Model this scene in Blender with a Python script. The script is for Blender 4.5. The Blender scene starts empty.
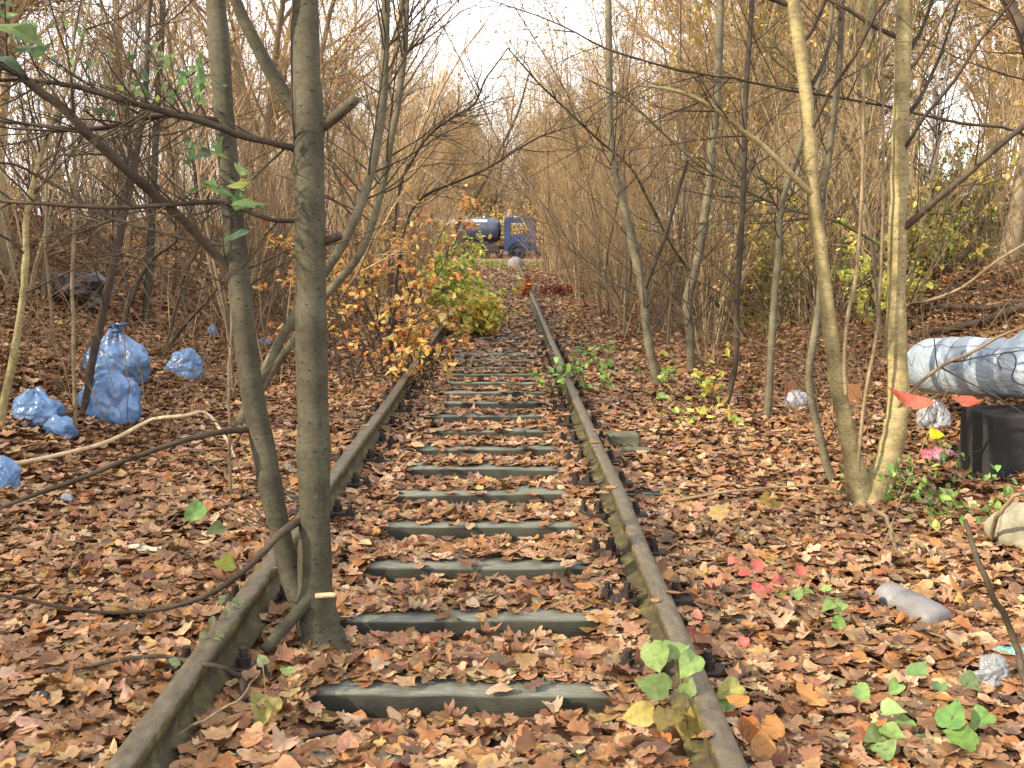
import bpy, bmesh, math
import numpy as np
from mathutils import Vector, Matrix, noise as mnoise

SC = bpy.context.scene
COL = SC.collection
R = math.radians

# ------------------------------------------------------------------ camera, world, sun, exposure
PITCH = math.atan(147 / 1000.0)
YAW = -0.005
FPX = 1000.0
CAM_Z = 1.446                      # 1.276 m above the rail heads, whose tops lie at z = 0.17
cam_d = bpy.data.cameras.new("camera")
cam_d.sensor_width = 36.0
cam_d.lens = 36.0 * FPX / 1024.0
cam_d.clip_start = 0.05
cam_d.clip_end = 3000.0
cam = bpy.data.objects.new("camera", cam_d)
COL.objects.link(cam)
cam.location = (0, 0, CAM_Z)
cam.rotation_euler = (math.pi / 2 - PITCH, 0, YAW)
SC.camera = cam

SUN_EL = R(27)
SUN_DIR = Vector((-0.89, -0.45, 0)).normalized() * math.cos(SUN_EL) + Vector((0, 0, math.sin(SUN_EL)))   # towards the sun
world = bpy.data.worlds.new("World")
SC.world = world
world.use_nodes = True
wn, wl = world.node_tree.nodes, world.node_tree.links
wn.clear()
w_out = wn.new("ShaderNodeOutputWorld")
w_bg = wn.new("ShaderNodeBackground")
w_sky = wn.new("ShaderNodeTexSky")
w_sky.sky_type = 'NISHITA'
w_sky.sun_disc = False
w_sky.sun_elevation = SUN_EL
w_sky.sun_rotation = math.atan2(SUN_DIR.x, SUN_DIR.y)
w_sky.dust_density = 3.0
w_sky.air_density = 1.0
w_mix = wn.new("ShaderNodeMix")
w_mix.data_type = 'RGBA'
w_mix.inputs[0].default_value = 0.72                # thin bright autumn cloud veil over the whole sky
w_mix.inputs[7].default_value = (10.4, 10.1, 9.9, 1)
wl.new(w_sky.outputs[0], w_mix.inputs[6])
wl.new(w_mix.outputs[2], w_bg.inputs[0])
w_bg.inputs[1].default_value = 0.15
wl.new(w_bg.outputs[0], w_out.inputs[0])

sun_d = bpy.data.lights.new("sun", 'SUN')
sun_d.energy = 4.8
sun_d.angle = R(0.6)
sun_d.color = (1.0, 0.85, 0.62)
sun = bpy.data.objects.new("sun", sun_d)
COL.objects.link(sun)
sun.rotation_euler = SUN_DIR.to_track_quat('Z', 'Y').to_euler()

SC.view_settings.view_transform = 'Standard'
SC.view_settings.look = 'None'
SC.view_settings.gamma = 1.0
SC.view_settings.exposure = 0.95
SC.render.engine = 'CYCLES'
SC.cycles.max_bounces = 5
SC.cycles.diffuse_bounces = 3
SC.cycles.transparent_max_bounces = 6
SC.cycles.use_denoising = True

# ------------------------------------------------------------------ helpers
CAM_M = Matrix.Translation((0, 0, CAM_Z)) @ cam.rotation_euler.to_matrix().to_4x4()


def lin(r, g, b):
    f = lambda c: (c / 255) / 12.92 if c / 255 <= 0.04045 else ((c / 255 + 0.055) / 1.055) ** 2.4
    return np.array([f(r), f(g), f(b)])


def at(px, py, d):
    """a place in the scene: the view ray through a photo point, d metres deep"""
    v = CAM_M @ Vector(((px - 512) / FPX * d, -(py - 384) / FPX * d, -d))
    return np.array(v)


def smooth(a, b, x):
    t = np.clip((x - a) / (b - a), 0, 1)
    return t * t * (3 - 2 * t)


RAIL_L, RAIL_R = -0.952, 0.555


def ground_z(x, y):
    x = np.asarray(x, float); y = np.asarray(y, float)
    far = 1 - 0.75 * smooth(38, 56, y)
    near = smooth(-6, 1, y) * 0.3 + 0.7
    xl = np.maximum(0, -x - 2.2); xr = np.maximum(0, x - 2.35)
    left = 1.95 * (1 - np.exp(-(xl / 4.2) ** 1.45))
    right = 1.75 * (1 - np.exp(-(xr / 3.6) ** 1.5))
    z = (left + right) * far * near
    bank = smooth(0, 1.5, xl + xr)
    z = z + bank * (0.10 * np.sin(x * 1.3 + y * 0.7) * np.sin(y * 0.9 - x * 0.4) + 0.05 * np.sin(x * 3.1 + 1) * np.sin(y * 2.7))
    z = z + 0.012 * np.sin(x * 5.3 + y * 2.1) * np.sin(y * 4.7 - x * 1.9)
    # bed between and beside the rails
    inner = smooth(-0.68, -0.54, x) * (1 - smooth(0.27, 0.38, x))
    z = z + 0.02 * smooth(-1.5, -1.0, x) * (1 - smooth(.6, 1.1, x)) - 0.058 * inner * (1 - .9 * smooth(11.5, 15, y)) + 0.012 * smooth(0.6, 1.0, np.abs(x + 0.2) - 0.35)
    # heap of soil against the pipe's block
    z = z + 0.20 * np.exp(-(((x - 3.5) / 0.4) ** 2 + ((y - 5.35) / 0.35) ** 2))
    return z


def gpt(px, py, lift=0.0):
    """where the view ray through a photo point meets the ground"""
    a, b = 1.5, 90.0
    ds = np.linspace(a, b, 3000)
    o = np.array((0, 0, CAM_Z)); v = at(px, py, 1.0) - o
    P = o + ds[:, None] * v
    k = np.argmax(P[:, 2] <= ground_z(P[:, 0], P[:, 1]) + lift)
    return P[k] if k > 0 else P[-1]


def depth_of(p):
    return float(-(CAM_M.inverted() @ Vector(p)).z)


def new_mesh(name, V, F, mat, colors=None, smooth_shade=True):
    V = np.asarray(V, np.float32).reshape(-1, 3)
    me = bpy.data.meshes.new(name)
    me.vertices.add(len(V)); me.vertices.foreach_set("co", V.ravel())
    Fs = [np.asarray(f, np.int32) for f in (F if isinstance(F, list) else [F]) if len(f)]
    loops = np.concatenate([f.ravel() for f in Fs]) if Fs else np.zeros(0, np.int32)
    tot = np.concatenate([np.full(len(f), f.shape[1], np.int32) for f in Fs]) if Fs else np.zeros(0, np.int32)
    me.loops.add(len(loops)); me.loops.foreach_set("vertex_index", loops)
    me.polygons.add(len(tot))
    st = np.concatenate([[0], np.cumsum(tot)[:-1]]).astype(np.int32) if len(tot) else tot
    me.polygons.foreach_set("loop_start", st)
    if smooth_shade:
        me.polygons.foreach_set("use_smooth", np.ones(len(tot), bool))
    if colors is not None:
        ca = me.color_attributes.new("col", 'FLOAT_COLOR', 'POINT')
        C = np.ones((len(V), 4), np.float32); C[:, :3] = colors
        ca.data.foreach_set("color", C.ravel())
    me.update(calc_edges=True)
    if mat is not None:
        me.materials.append(mat)
    return me


def link(name, data, parent=None, loc=(0, 0, 0)):
    o = bpy.data.objects.new(name, data)
    COL.objects.link(o)
    o.location = loc
    if parent is not None:
        o.parent = parent
    return o


def tag(o, label=None, cat=None, group=None, kind=None):
    if label: o['label'] = label
    if cat: o['category'] = cat
    if group: o['group'] = group
    if kind: o['kind'] = kind
    return o


def empty(name, loc, label, cat, group=None):
    o = link(name, None, None, loc)
    o.empty_display_size = 0.1
    return tag(o, label, cat, group)


def copy_tree(src, loc, rotz, scale, label=None, group=None):
    r = src.copy(); COL.objects.link(r)
    r.location = loc; r.rotation_euler = (0, 0, rotz); r.scale = (scale,) * 3
    if label: r['label'] = label
    if group: r['group'] = group
    for ch in src.children:
        c = ch.copy(); COL.objects.link(c); c.parent = r
    return r


def nrm(a):
    return a / np.maximum(np.linalg.norm(a, axis=-1, keepdims=True), 1e-9)


def tubes(P, Rr, sides):
    """N bent tapering tubes at once: P (N,K,3) centre lines, Rr (N,K) radii"""
    N, K, _ = P.shape
    T = nrm(np.gradient(P, axis=1))
    D = nrm(P[:, -1] - P[:, 0])
    ref = np.where(np.abs(D[:, 2:3]) > 0.7, np.array([[0.93, 0.37, 0.0]]), np.array([[0.0, 0.0, 1.0]]))[:, None, :]
    n1 = nrm(np.cross(T, np.broadcast_to(ref, T.shape)))
    n2 = np.cross(T, n1)
    a = np.arange(sides) / sides * 2 * math.pi
    V = P[:, :, None] + Rr[:, :, None, None] * (np.cos(a)[:, None] * n1[:, :, None] + np.sin(a)[:, None] * n2[:, :, None])
    i = np.arange(N)[:, None, None] * K * sides + np.arange(K - 1)[None, :, None] * sides
    j = np.arange(sides)[None, None, :]; j2 = (j + 1) % sides
    F = np.stack([i + j, i + j2, i + sides + j2, i + sides + j], -1).reshape(-1, 4)
    return V.reshape(-1, 3), F


class Geo:
    """collects tubes, leaves and solids for ONE mesh"""
    def __init__(s): s.V, s.F, s.C, s.n = [], [], [], 0
    def add(s, V, F, col=None):
        V = np.asarray(V, float)
        for f in (F if isinstance(F, list) else [F]):
            s.F.append(np.asarray(f) + s.n)
        s.V.append(V)
        s.C.append(np.broadcast_to(np.array(col if col is not None else (1, 1, 1), float), V.shape))
        s.n += len(V)
        return s
    def build(s, name, mat, parent=None, origin=(0, 0, 0), smooth_shade=True, colors=False, loc=(0, 0, 0)):
        V = np.concatenate(s.V) - np.array(origin)
        q = [f for f in s.F if f.shape[1] == 4]; t = [f for f in s.F if f.shape[1] == 3]
        F = ([np.concatenate(q)] if q else []) + ([np.concatenate(t)] if t else [])
        me = new_mesh(name, V, F, mat, np.concatenate(s.C) if colors else None, smooth_shade)
        return link(name, me, parent, loc)


def resample(P, K, seed=0, wob=0.0):
    """Catmull-Rom through the given points, K samples, a little natural wander"""
    P = np.asarray(P, float)
    Q = np.vstack([2 * P[0] - P[1], P, 2 * P[-1] - P[-2]])
    seg = np.linspace(0, len(P) - 1 - 1e-6, K)
    i = seg.astype(int); t = (seg - i)[:, None]
    p0, p1, p2, p3 = Q[i], Q[i + 1], Q[i + 2], Q[i + 3]
    out = 0.5 * (2 * p1 + (p2 - p0) * t + (2 * p0 - 5 * p1 + 4 * p2 - p3) * t ** 2 + (3 * p1 - p0 - 3 * p2 + p3) * t ** 3)
    if wob:
        r = np.random.default_rng(seed)
        n = np.cumsum(r.normal(0, 1, (K, out.shape[1])), 0)
        n -= np.linspace(0, 1, K)[:, None] * n[-1]
        out = out + wob * n / math.sqrt(K)
    return out


def sprout(r, P, Rr, n, t0, t1, l0, l1, a0, a1, up, K, rmax, wig, share=0.6):
    """n child shoots growing from the parent centre lines"""
    N, KP, _ = P.shape
    ln = np.linalg.norm(P[:, -1] - P[:, 0], axis=1)
    idx = r.choice(N, n, p=ln / ln.sum())
    t = r.uniform(t0, t1, n); f = t * (KP - 1); k = np.minimum(f.astype(int), KP - 2); w = (f - k)[:, None]
    A, B = P[idx, k], P[idx, k + 1]
    pos = A * (1 - w) + B * w
    T = nrm(B - A)
    pr = Rr[idx, k] * (1 - w[:, 0]) + Rr[idx, k + 1] * w[:, 0]
    v = r.normal(0, 1, (n, 3)); v = nrm(v - (v * T).sum(1, keepdims=True) * T)
    ang = r.uniform(a0, a1, n)[:, None]
    d = nrm(np.cos(ang) * T + np.sin(ang) * v)
    L = r.uniform(l0, l1, n) * (1.15 - 0.65 * t)
    out = np.zeros((n, K, 3)); out[:, 0] = pos
    st = (L / (K - 1))[:, None]
    for q in range(1, K):
        d = nrm(d + np.array([0, 0, up]) + r.normal(0, wig, (n, 3)))
        out[:, q] = out[:, q - 1] + d * st
    r0 = np.minimum(pr * share, rmax)
    RR = r0[:, None] * np.linspace(1, 0.3, K)[None]
    return out, RR


# leaf outlines (unit length, stem at the origin)
OVAL = np.array([(0, 0), (.16, .18), (.27, .42), (.22, .70), (.0, 1.0), (-.22, .70), (-.27, .42), (-.16, .18)])
LANCE = np.array([(0, 0), (.06, .08), (.12, .22), (.16, .4), (.15, .56), (.10, .76), (.05, .9), (.0, 1.02), (-.05, .9), (-.10, .76), (-.15, .56), (-.16, .4), (-.12, .22), (-.06, .08)])
MAPLE = np.array([(0, .0), (.12, .10), (.28, .04), (.34, .15), (.31, .25), (.42, .36), (.38, .46), (.28, .48), (.31, .62), (.24, .68), (.15, .66), (.12, .84), (.0, .96),
                  (-.12, .84), (-.15, .66), (-.24, .68), (-.31, .62), (-.28, .48), (-.38, .46), (-.42, .36), (-.31, .25), (-.34, .15), (-.28, .04), (-.12, .10)])
OAK = np.array([(0, 0), (.06, .10), (.17, .14), (.20, .21), (.12, .28), (.22, .35), (.28, .44), (.22, .50), (.17, .54), (.27, .63), (.28, .72), (.18, .76), (.17, .86), (.10, .96), (.0, 1.0),
                (-.10, .96), (-.17, .86), (-.18, .76), (-.28, .72), (-.27, .63), (-.17, .54), (-.22, .50), (-.28, .44), (-.22, .35), (-.12, .28), (-.20, .21), (-.17, .14), (-.06, .10)])
BEECH = np.array([(0, 0), (.10, .06), (.22, .2), (.29, .38), (.28, .56), (.20, .75), (.10, .90), (0, 1.0), (-.10, .90), (-.20, .75), (-.28, .56), (-.29, .38), (-.22, .2), (-.10, .06)])
HEART = np.array([(0, .03), (.12, -.03), (.26, .0), (.38, .12), (.43, .28), (.40, .46), (.32, .62), (.20, .79), (.09, .91), (.0, 1.04),
                  (-.09, .91), (-.20, .79), (-.32, .62), (-.40, .46), (-.43, .28), (-.38, .12), (-.26, .0), (-.12, -.03)])
HEX = np.array([(0, 0), (.26, .25), (.28, .65), (0, 1), (-.28, .65), (-.26, .25)])
QUAD = np.array([(0, 0), (.33, .5), (0, 1), (-.33, .5)])


def leaf_verts(r, outline, c, size, yaw, tilt, roll, curl, jag=.09):
    """N leaves: outline fan bent along and across, turned and set at c. Returns V, F"""
    N = len(c); M = len(outline)
    pts = np.vstack([[0, 0.45], outline])
    x = np.broadcast_to(pts[:, 0], (N, M + 1)) * (1 + jag * r.normal(0, 1, (N, M + 1)) * (np.arange(M + 1) > 1))
    y = np.broadcast_to(pts[:, 1] - 0.45, (N, M + 1)).copy()
    c1 = curl[:, None] * r.normal(0.6, 0.5, (N, 1)); c2 = curl[:, None] * r.normal(0.2, 0.6, (N, 1))
    c3 = curl[:, None] * r.normal(0, .8, (N, 1)); ph = r.uniform(0, 6.28, (N, 1))
    z = c1 * (x * x) * 2.2 + c2 * (y * y) * 1.6 + c3 * x * y * 1.2 + .07 * curl[:, None] * np.sin(9 * y + 7 * x + ph) + 0.03 * curl[:, None] * r.normal(0, 1, (N, M + 1))
    L = np.stack([x, y, z], -1) * size[:, None, None]
    ca, sa = np.cos(roll)[:, None], np.sin(roll)[:, None]
    X, Y, Z = L[..., 0], L[..., 1], L[..., 2]
    X, Z = X * ca + Z * sa, -X * sa + Z * ca
    ca, sa = np.cos(tilt)[:, None], np.sin(tilt)[:, None]
    Y, Z = Y * ca - Z * sa, Y * sa + Z * ca
    ca, sa = np.cos(yaw)[:, None], np.sin(yaw)[:, None]
    X, Y = X * ca - Y * sa, X * sa + Y * ca
    V = np.stack([X, Y, Z], -1) + c[:, None, :]
    b = np.arange(N)[:, None] * (M + 1)
    i = np.arange(M)[None]
    F = np.stack([b + 0 * i, b + 1 + i, b + 1 + (i + 1) % M], -1).reshape(-1, 3)
    return V.reshape(-1, 3), F, M + 1


def pick(r, palette, n, jit=0.12):
    w = np.array([p[0] for p in palette], float)
    c = np.array([p[1] for p in palette])[r.choice(len(palette), n, p=w / w.sum())]
    return np.clip(c * np.exp(r.normal(0, jit, (n, 1))) * np.exp(r.normal(0, 0.06, (n, 3))), 0.004, 0.85)


def leaves(geo, r, outline, c, s0, s1, palette, tilt=0.5, curl=0.5, hang=None):
    n = len(c)
    sz = r.uniform(s0, s1, n); yaw = r.uniform(0, 2 * math.pi, n)
    tl = r.normal(0, tilt, n) if hang is None else r.normal(hang, tilt, n)
    V, F, m = leaf_verts(r, outline, np.asarray(c), sz, yaw, tl, r.normal(0, tilt * .7, n), np.full(n, curl) * r.uniform(.3, 1.4, n))
    geo.add(V, F); C = np.repeat(pick(r, palette, n), m, 0)[:len(V)] * r.normal(1, .10, (len(V), 1)); C[::m] *= .86; geo.C[-1] = np.clip(C, .003, .9)
    return geo


def facing_leaf(r, outline, p, size, palette, ang=None, up=.8, curl=.7):
    """one leaf held open to the light and roughly towards the track: mesh data about its own centre"""
    n = nrm(nrm(np.array([0, 0, CAM_Z]) - p) * .75 + np.array([0, 0, up]) + r.normal(0, .22, 3))
    a = r.uniform(0, 6.283) if ang is None else ang
    x0 = nrm(np.cross(np.array([0, 1.0, 0]), n)); y0 = np.cross(n, x0)
    yv = math.cos(a) * x0 + math.sin(a) * y0; xv = np.cross(yv, n)
    z1 = np.zeros(1)
    V, F, m = leaf_verts(r, outline, np.zeros((1, 3)), np.array([size]), z1, z1, z1, np.array([curl]), .03)
    V = V[:, :1] * xv + V[:, 1:2] * yv + V[:, 2:] * n
    return V, F, np.repeat(pick(r, palette, 1) * .70, m, 0)


# ------------------------------------------------------------------ materials
def mat(name):
    m = bpy.data.materials.new(name); m.use_nodes = True
    nt = m.node_tree; b = nt.nodes["Principled BSDF"]
    return m, nt, b


def ramp(nt, fac, stops):
    n = nt.nodes.new("ShaderNodeValToRGB")
    e = n.color_ramp.elements
    while len(e) < len(stops): e.new(0.5)
    for k, (p, c) in enumerate(stops):
        e[k].position = p; e[k].color = (*c, 1)
    nt.links.new(fac, n.inputs[0])
    return n.outputs[0]


def tex_noise(nt, vec, scale, detail=5, rough=0.6, dist=0.0):
    n = nt.nodes.new("ShaderNodeTexNoise")
    n.inputs["Scale"].default_value = scale; n.inputs["Detail"].default_value = detail
    n.inputs["Roughness"].default_value = rough; n.inputs["Distortion"].default_value = dist
    if vec is not None: nt.links.new(vec, n.inputs["Vector"])
    return n.outputs[0]


def mapping(nt, scale, src="Object"):
    tc = nt.nodes.new("ShaderNodeTexCoord"); mp = nt.nodes.new("ShaderNodeMapping")
    mp.inputs["Scale"].default_value = scale
    nt.links.new(tc.outputs[src], mp.inputs[0])
    return mp.outputs[0]


def mixc(nt, a, b, fac, mode='MIX'):
    n = nt.nodes.new("ShaderNodeMix"); n.data_type = 'RGBA'; n.blend_type = mode
    for sock, v in ((6, a), (7, b)):
        if isinstance(v, bpy.types.NodeSocket): nt.links.new(v, n.inputs[sock])
        else: n.inputs[sock].default_value = (*v, 1)
    if isinstance(fac, bpy.types.NodeSocket): nt.links.new(fac, n.inputs[0])
    else: n.inputs[0].default_value = fac
    return n.outputs[2]


def bump(nt, b, h, strength, dist=0.01):
    n = nt.nodes.new("ShaderNodeBump"); n.inputs["Strength"].default_value = strength; n.inputs["Distance"].default_value = dist
    nt.links.new(h, n.inputs["Height"]); nt.links.new(n.outputs[0], b.inputs["Normal"])


def m_bark(name, dark, mid, light, ring=0.5, moss=None, lenticel=True, rough=0.8):
    m, nt, b = mat(name)
    v1 = mapping(nt, (1, 1, 1)); vr = mapping(nt, (2.5, 2.5, 26))
    vb = mapping(nt, (3, 3, 3))
    big = tex_noise(nt, vb, 1.6, 6, .65)
    fine = tex_noise(nt, v1, 55, 4, .7)
    ringn = tex_noise(nt, vr, 3.0, 3, .6, .6)
    c = ramp(nt, big, [(.3, dark), (.5, mid), (.72, light)])
    c = mixc(nt, c, ramp(nt, ringn, [(.36, (.45, .45, .45)), (.52, (1, 1, 1)), (.66, (1.0, 1.0, 1.0)), (.72, (1.35, 1.35, 1.3))]), ring, 'MULTIPLY')
    c = mixc(nt, c, ramp(nt, fine, [(.35, (.6, .6, .6)), (.6, (1.1, 1.1, 1.1))]), .6, 'MULTIPLY')
    if moss is not None:
        mm = tex_noise(nt, mapping(nt, (2, 2, .8)), 2.2, 7, .7)
        c = mixc(nt, c, moss, ramp(nt, mm, [(.42, (0, 0, 0)), (.62, (1, 1, 1))]))
    li = tex_noise(nt, mapping(nt, (3.5, 3.5, 5)), 3.2, 8, .78)
    c = mixc(nt, c, tuple(np.minimum(np.array(light) * 1.35, .6)), ramp(nt, li, [(.61, (0, 0, 0)), (.67, (.5, .5, .5))]))
    c = mixc(nt, c, tuple(np.array(dark) * .6), ramp(nt, li, [(.30, (.8, .8, .8)), (.38, (0, 0, 0))]))
    if lenticel:
        vo = nt.nodes.new("ShaderNodeTexVoronoi"); vo.inputs["Scale"].default_value = 24
        nt.links.new(mapping(nt, (1, 1, 2.2)), vo.inputs["Vector"])
        spot = ramp(nt, vo.outputs["Distance"], [(.10, (1, 1, 1)), (.2, (0, 0, 0))])
        c = mixc(nt, c, tuple(np.array(dark) * .45), spot)
    nt.links.new(c, b.inputs["Base Color"])
    b.inputs["Roughness"].default_value = rough
    b.inputs["Specular IOR Level"].default_value = 0.25
    bump(nt, b, ringn, .12, .004)
    return m


def m_plain_bark(name, stops, scale=4):
    """cheap bark for thin distant stems: tone differs from one sapling to the next"""
    m, nt, b = mat(name)
    oi = nt.nodes.new("ShaderNodeObjectInfo")
    n = tex_noise(nt, mapping(nt, (1, 1, .5)), scale, 3, .6)
    add = nt.nodes.new("ShaderNodeMath"); add.operation = 'MULTIPLY_ADD'
    nt.links.new(oi.outputs["Random"], add.inputs[0]); add.inputs[1].default_value = .5
    nt.links.new(n, add.inputs[2])
    c = ramp(nt, add.outputs[0], stops)
    nt.links.new(c, b.inputs["Base Color"]); b.inputs["Roughness"].default_value = .85
    b.inputs["Specular IOR Level"].default_value = 0.2
    return m


def m_leaf(name, trans=0.35, rough=0.55, vein=True, spec=.35):
    m, nt, b = mat(name)
    at_ = nt.nodes.new("ShaderNodeAttribute"); at_.attribute_name = "col"
    n = tex_noise(nt, mapping(nt, (1, 1, 1)), 60, 4, .65)
    c = mixc(nt, at_.outputs["Color"], ramp(nt, n, [(.3, (.55, .52, .5)), (.5, (1, 1, 1)), (.75, (1.3, 1.28, 1.2))]), .75, 'MULTIPLY')
    nt.links.new(c, b.inputs["Base Color"]); b.inputs["Roughness"].default_value = rough
    b.inputs["Specular IOR Level"].default_value = spec
    if trans:
        tr = nt.nodes.new("ShaderNodeBsdfTranslucent"); nt.links.new(c, tr.inputs[0])
        mx = nt.nodes.new("ShaderNodeMixShader"); mx.inputs[0].default_value = trans
        nt.links.new(b.outputs[0], mx.inputs[1]); nt.links.new(tr.outputs[0], mx.inputs[2])
        nt.links.new(mx.outputs[0], nt.nodes["Material Output"].inputs[0])
    return m


def m_simple(name, stops, scale=6, rough=.6, metal=0, bumps=.3, spec=.4, detail=6, coat=0):
    m, nt, b = mat(name)
    n = tex_noise(nt, mapping(nt, (1, 1, 1)), scale, detail, .65)
    nt.links.new(ramp(nt, n, stops), b.inputs["Base Color"])
    b.inputs["Roughness"].default_value = rough; b.inputs["Metallic"].default_value = metal
    b.inputs["Specular IOR Level"].default_value = spec
    b.inputs["Coat Weight"].default_value = coat
    if bumps: bump(nt, b, tex_noise(nt, mapping(nt, (1, 1, 1)), scale * 3, 5, .6), bumps, .01)
    return m


M = {}
M['soil'] = None
m, nt, b = mat("leaf_mould")
v = mapping(nt, (1, 1, 1))
vo = nt.nodes.new("ShaderNodeTexVoronoi"); vo.inputs["Scale"].default_value = 11; nt.links.new(v, vo.inputs["Vector"])
c = ramp(nt, vo.outputs["Color"], [(.1, lin(84, 58, 40)), (.4, lin(120, 82, 56)), (.65, lin(146, 102, 70)), (.9, lin(166, 126, 92))])
c = mixc(nt, c, ramp(nt, tex_noise(nt, v, 30, 6, .7), [(.3, (.55, .52, .5)), (.6, (1, 1, 1))]), .9, 'MULTIPLY')
c = mixc(nt, c, lin(70, 52, 36), ramp(nt, tex_noise(nt, v, .9, 4, .6), [(.45, (0, 0, 0)), (.7, (.6, .6, .6))]))
nt.links.new(c, b.inputs["Base Color"]); b.inputs["Roughness"].default_value = .9
bump(nt, b, vo.outputs["Distance"], .8, .03)
M['soil'] = m
M['litter'] = m_leaf("dry_leaf", .10, .62, spec=.3)
M['leaf'] = m_leaf("living_leaf", .36, .5)
M['bark_grey'] = m_bark("smooth_grey_green_bark", lin(51, 49, 39), lin(71, 68, 54), lin(88, 85, 69), ring=.25)
M['bark_pole'] = m_bark("sapling_pole_bark", lin(68, 63, 50), lin(95, 89, 71), lin(116, 110, 90), ring=.2)
M['bark_yellow'] = m_bark("yellowish_lichen_bark", lin(96, 86, 60), lin(140, 128, 90), lin(164, 153, 112), ring=.4, rough=.75)
M['bark_moss'] = m_bark("mossy_bark", lin(64, 58, 45), lin(88, 81, 63), lin(106, 99, 78), ring=.3, moss=lin(96, 98, 56), lenticel=False)
M['bark_brown'] = m_bark("brown_twig_bark", lin(47, 40, 33), lin(66, 57, 47), lin(88, 77, 63), ring=.3, lenticel=False)
M['bark_pale'] = m_bark("pale_twig_bark", lin(92, 80, 62), lin(122, 107, 84), lin(150, 134, 108), ring=.3, lenticel=False)
M['bark_birch'] = m_bark("birch_bark", lin(150, 145, 138), lin(205, 200, 194), lin(226, 222, 216), ring=.8, lenticel=True)
M['bark_dark'] = m_bark("dark_damp_bark", lin(48, 40, 35), lin(66, 56, 48), lin(86, 74, 62), ring=.3, lenticel=False)
M['cutwood'] = m_simple("torn_bare_wood", [(.3, lin(150, 128, 96)), (.7, lin(196, 178, 146))], 20)
M['stem'] = m_plain_bark("sapling_bark", [(.35, lin(74, 65, 54)), (.65, lin(112, 100, 82)), (1.0, lin(156, 141, 112))])
M['twig'] = m_plain_bark("twig_bark", [(.35, lin(108, 88, 71)), (.65, lin(144, 121, 95)), (1.0, lin(182, 157, 120))])
M['stalk'] = m_simple("dry_stalk", [(.3, lin(84, 67, 49)), (.7, lin(130, 106, 78))], 3, .8, bumps=0)

# ------------------------------------------------------------------ ground
xs = np.concatenate([[-600, -250, -110, -60, -40], np.arange(-28, -5, .5), np.arange(-5, 5.01, .1), np.arange(5.5, 28.1, .5), [40, 60, 110, 250, 600]])
ys = np.concatenate([[-60, -25, -12], np.arange(-6, 1.5, .5), np.arange(1.5, 14, .1), np.arange(14, 30, .25), np.arange(30, 85, 1.0), [95, 120, 160, 240, 400, 900]])
GX, GY = np.meshgrid(xs, ys)
GZ = ground_z(GX, GY) - 0.01
nx, ny = len(xs), len(ys)
i = (np.arange(ny - 1)[:, None] * nx + np.arange(nx - 1)[None]).ravel()
ground = link("ground", new_mesh("ground", np.stack([GX, GY, GZ], -1), np.stack([i, i + 1, i + nx + 1, i + nx], -1), M['soil']))
tag(ground, "leaf covered ground of the overgrown cutting", None, None, 'structure')

# ------------------------------------------------------------------ railway track
SLEEPER_Y = [2.955 + .612 * k for k in range(0, 92)]
SLEEPER_Y = [y for y in SLEEPER_Y if y < 56]
SLEEPER_Y = [1.12, 1.73, 2.345] + SLEEPER_Y


def m_rail():
    m, nt, b = mat("rusted_rail_steel")
    v = mapping(nt, (1, 1, 1))
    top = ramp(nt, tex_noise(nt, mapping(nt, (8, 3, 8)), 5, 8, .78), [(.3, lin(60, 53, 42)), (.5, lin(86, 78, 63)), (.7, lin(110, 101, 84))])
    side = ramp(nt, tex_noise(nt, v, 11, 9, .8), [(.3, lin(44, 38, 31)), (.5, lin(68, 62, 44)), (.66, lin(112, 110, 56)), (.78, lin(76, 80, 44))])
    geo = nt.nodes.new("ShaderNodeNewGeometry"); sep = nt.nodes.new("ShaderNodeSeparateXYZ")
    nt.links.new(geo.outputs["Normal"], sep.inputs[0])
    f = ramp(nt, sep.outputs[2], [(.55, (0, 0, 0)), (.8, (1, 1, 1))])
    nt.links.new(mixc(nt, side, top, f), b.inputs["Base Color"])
    b.inputs["Roughness"].default_value = .55; b.inputs["Metallic"].default_value = .0
    b.inputs["Specular IOR Level"].default_value = .45
    bump(nt, b, tex_noise(nt, v, 60, 5, .7), .35, .004)
    return m


M['rail'] = m_rail()


def m_wood():
    m, nt, b = mat("weathered_sleeper_wood")
    g = tex_noise(nt, mapping(nt, (2.5, 14, 14)), 5, 8, .75, .8)
    c = ramp(nt, g, [(.3, lin(78, 79, 72)), (.5, lin(104, 106, 96)), (.7, lin(128, 130, 118))])
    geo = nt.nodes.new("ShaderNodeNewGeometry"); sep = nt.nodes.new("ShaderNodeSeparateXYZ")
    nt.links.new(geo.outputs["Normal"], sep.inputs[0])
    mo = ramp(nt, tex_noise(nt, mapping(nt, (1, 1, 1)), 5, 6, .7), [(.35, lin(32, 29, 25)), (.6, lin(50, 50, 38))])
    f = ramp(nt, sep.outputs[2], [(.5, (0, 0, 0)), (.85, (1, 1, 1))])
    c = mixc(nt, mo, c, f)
    c = mixc(nt, c, lin(74, 80, 66), ramp(nt, tex_noise(nt, mapping(nt, (1, 1, 1)), 3, 6, .7), [(.5, (0, 0, 0)), (.7, (.4, .4, .4))]))
    nt.links.new(c, b.inputs["Base Color"]); b.inputs["Roughness"].default_value = .8
    bump(nt, b, g, .6, .008)
    return m


M['sleeper'] = m_wood()
M['iron'] = m_simple("dark_rusty_iron", [(.3, lin(26, 22, 22)), (.7, lin(58, 46, 40))], 25, .7, bumps=.5)

track = empty("railway_track", (0, 0, 0), "disused railway track with rusty mossy rails running away under fallen leaves", "railway track")

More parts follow.
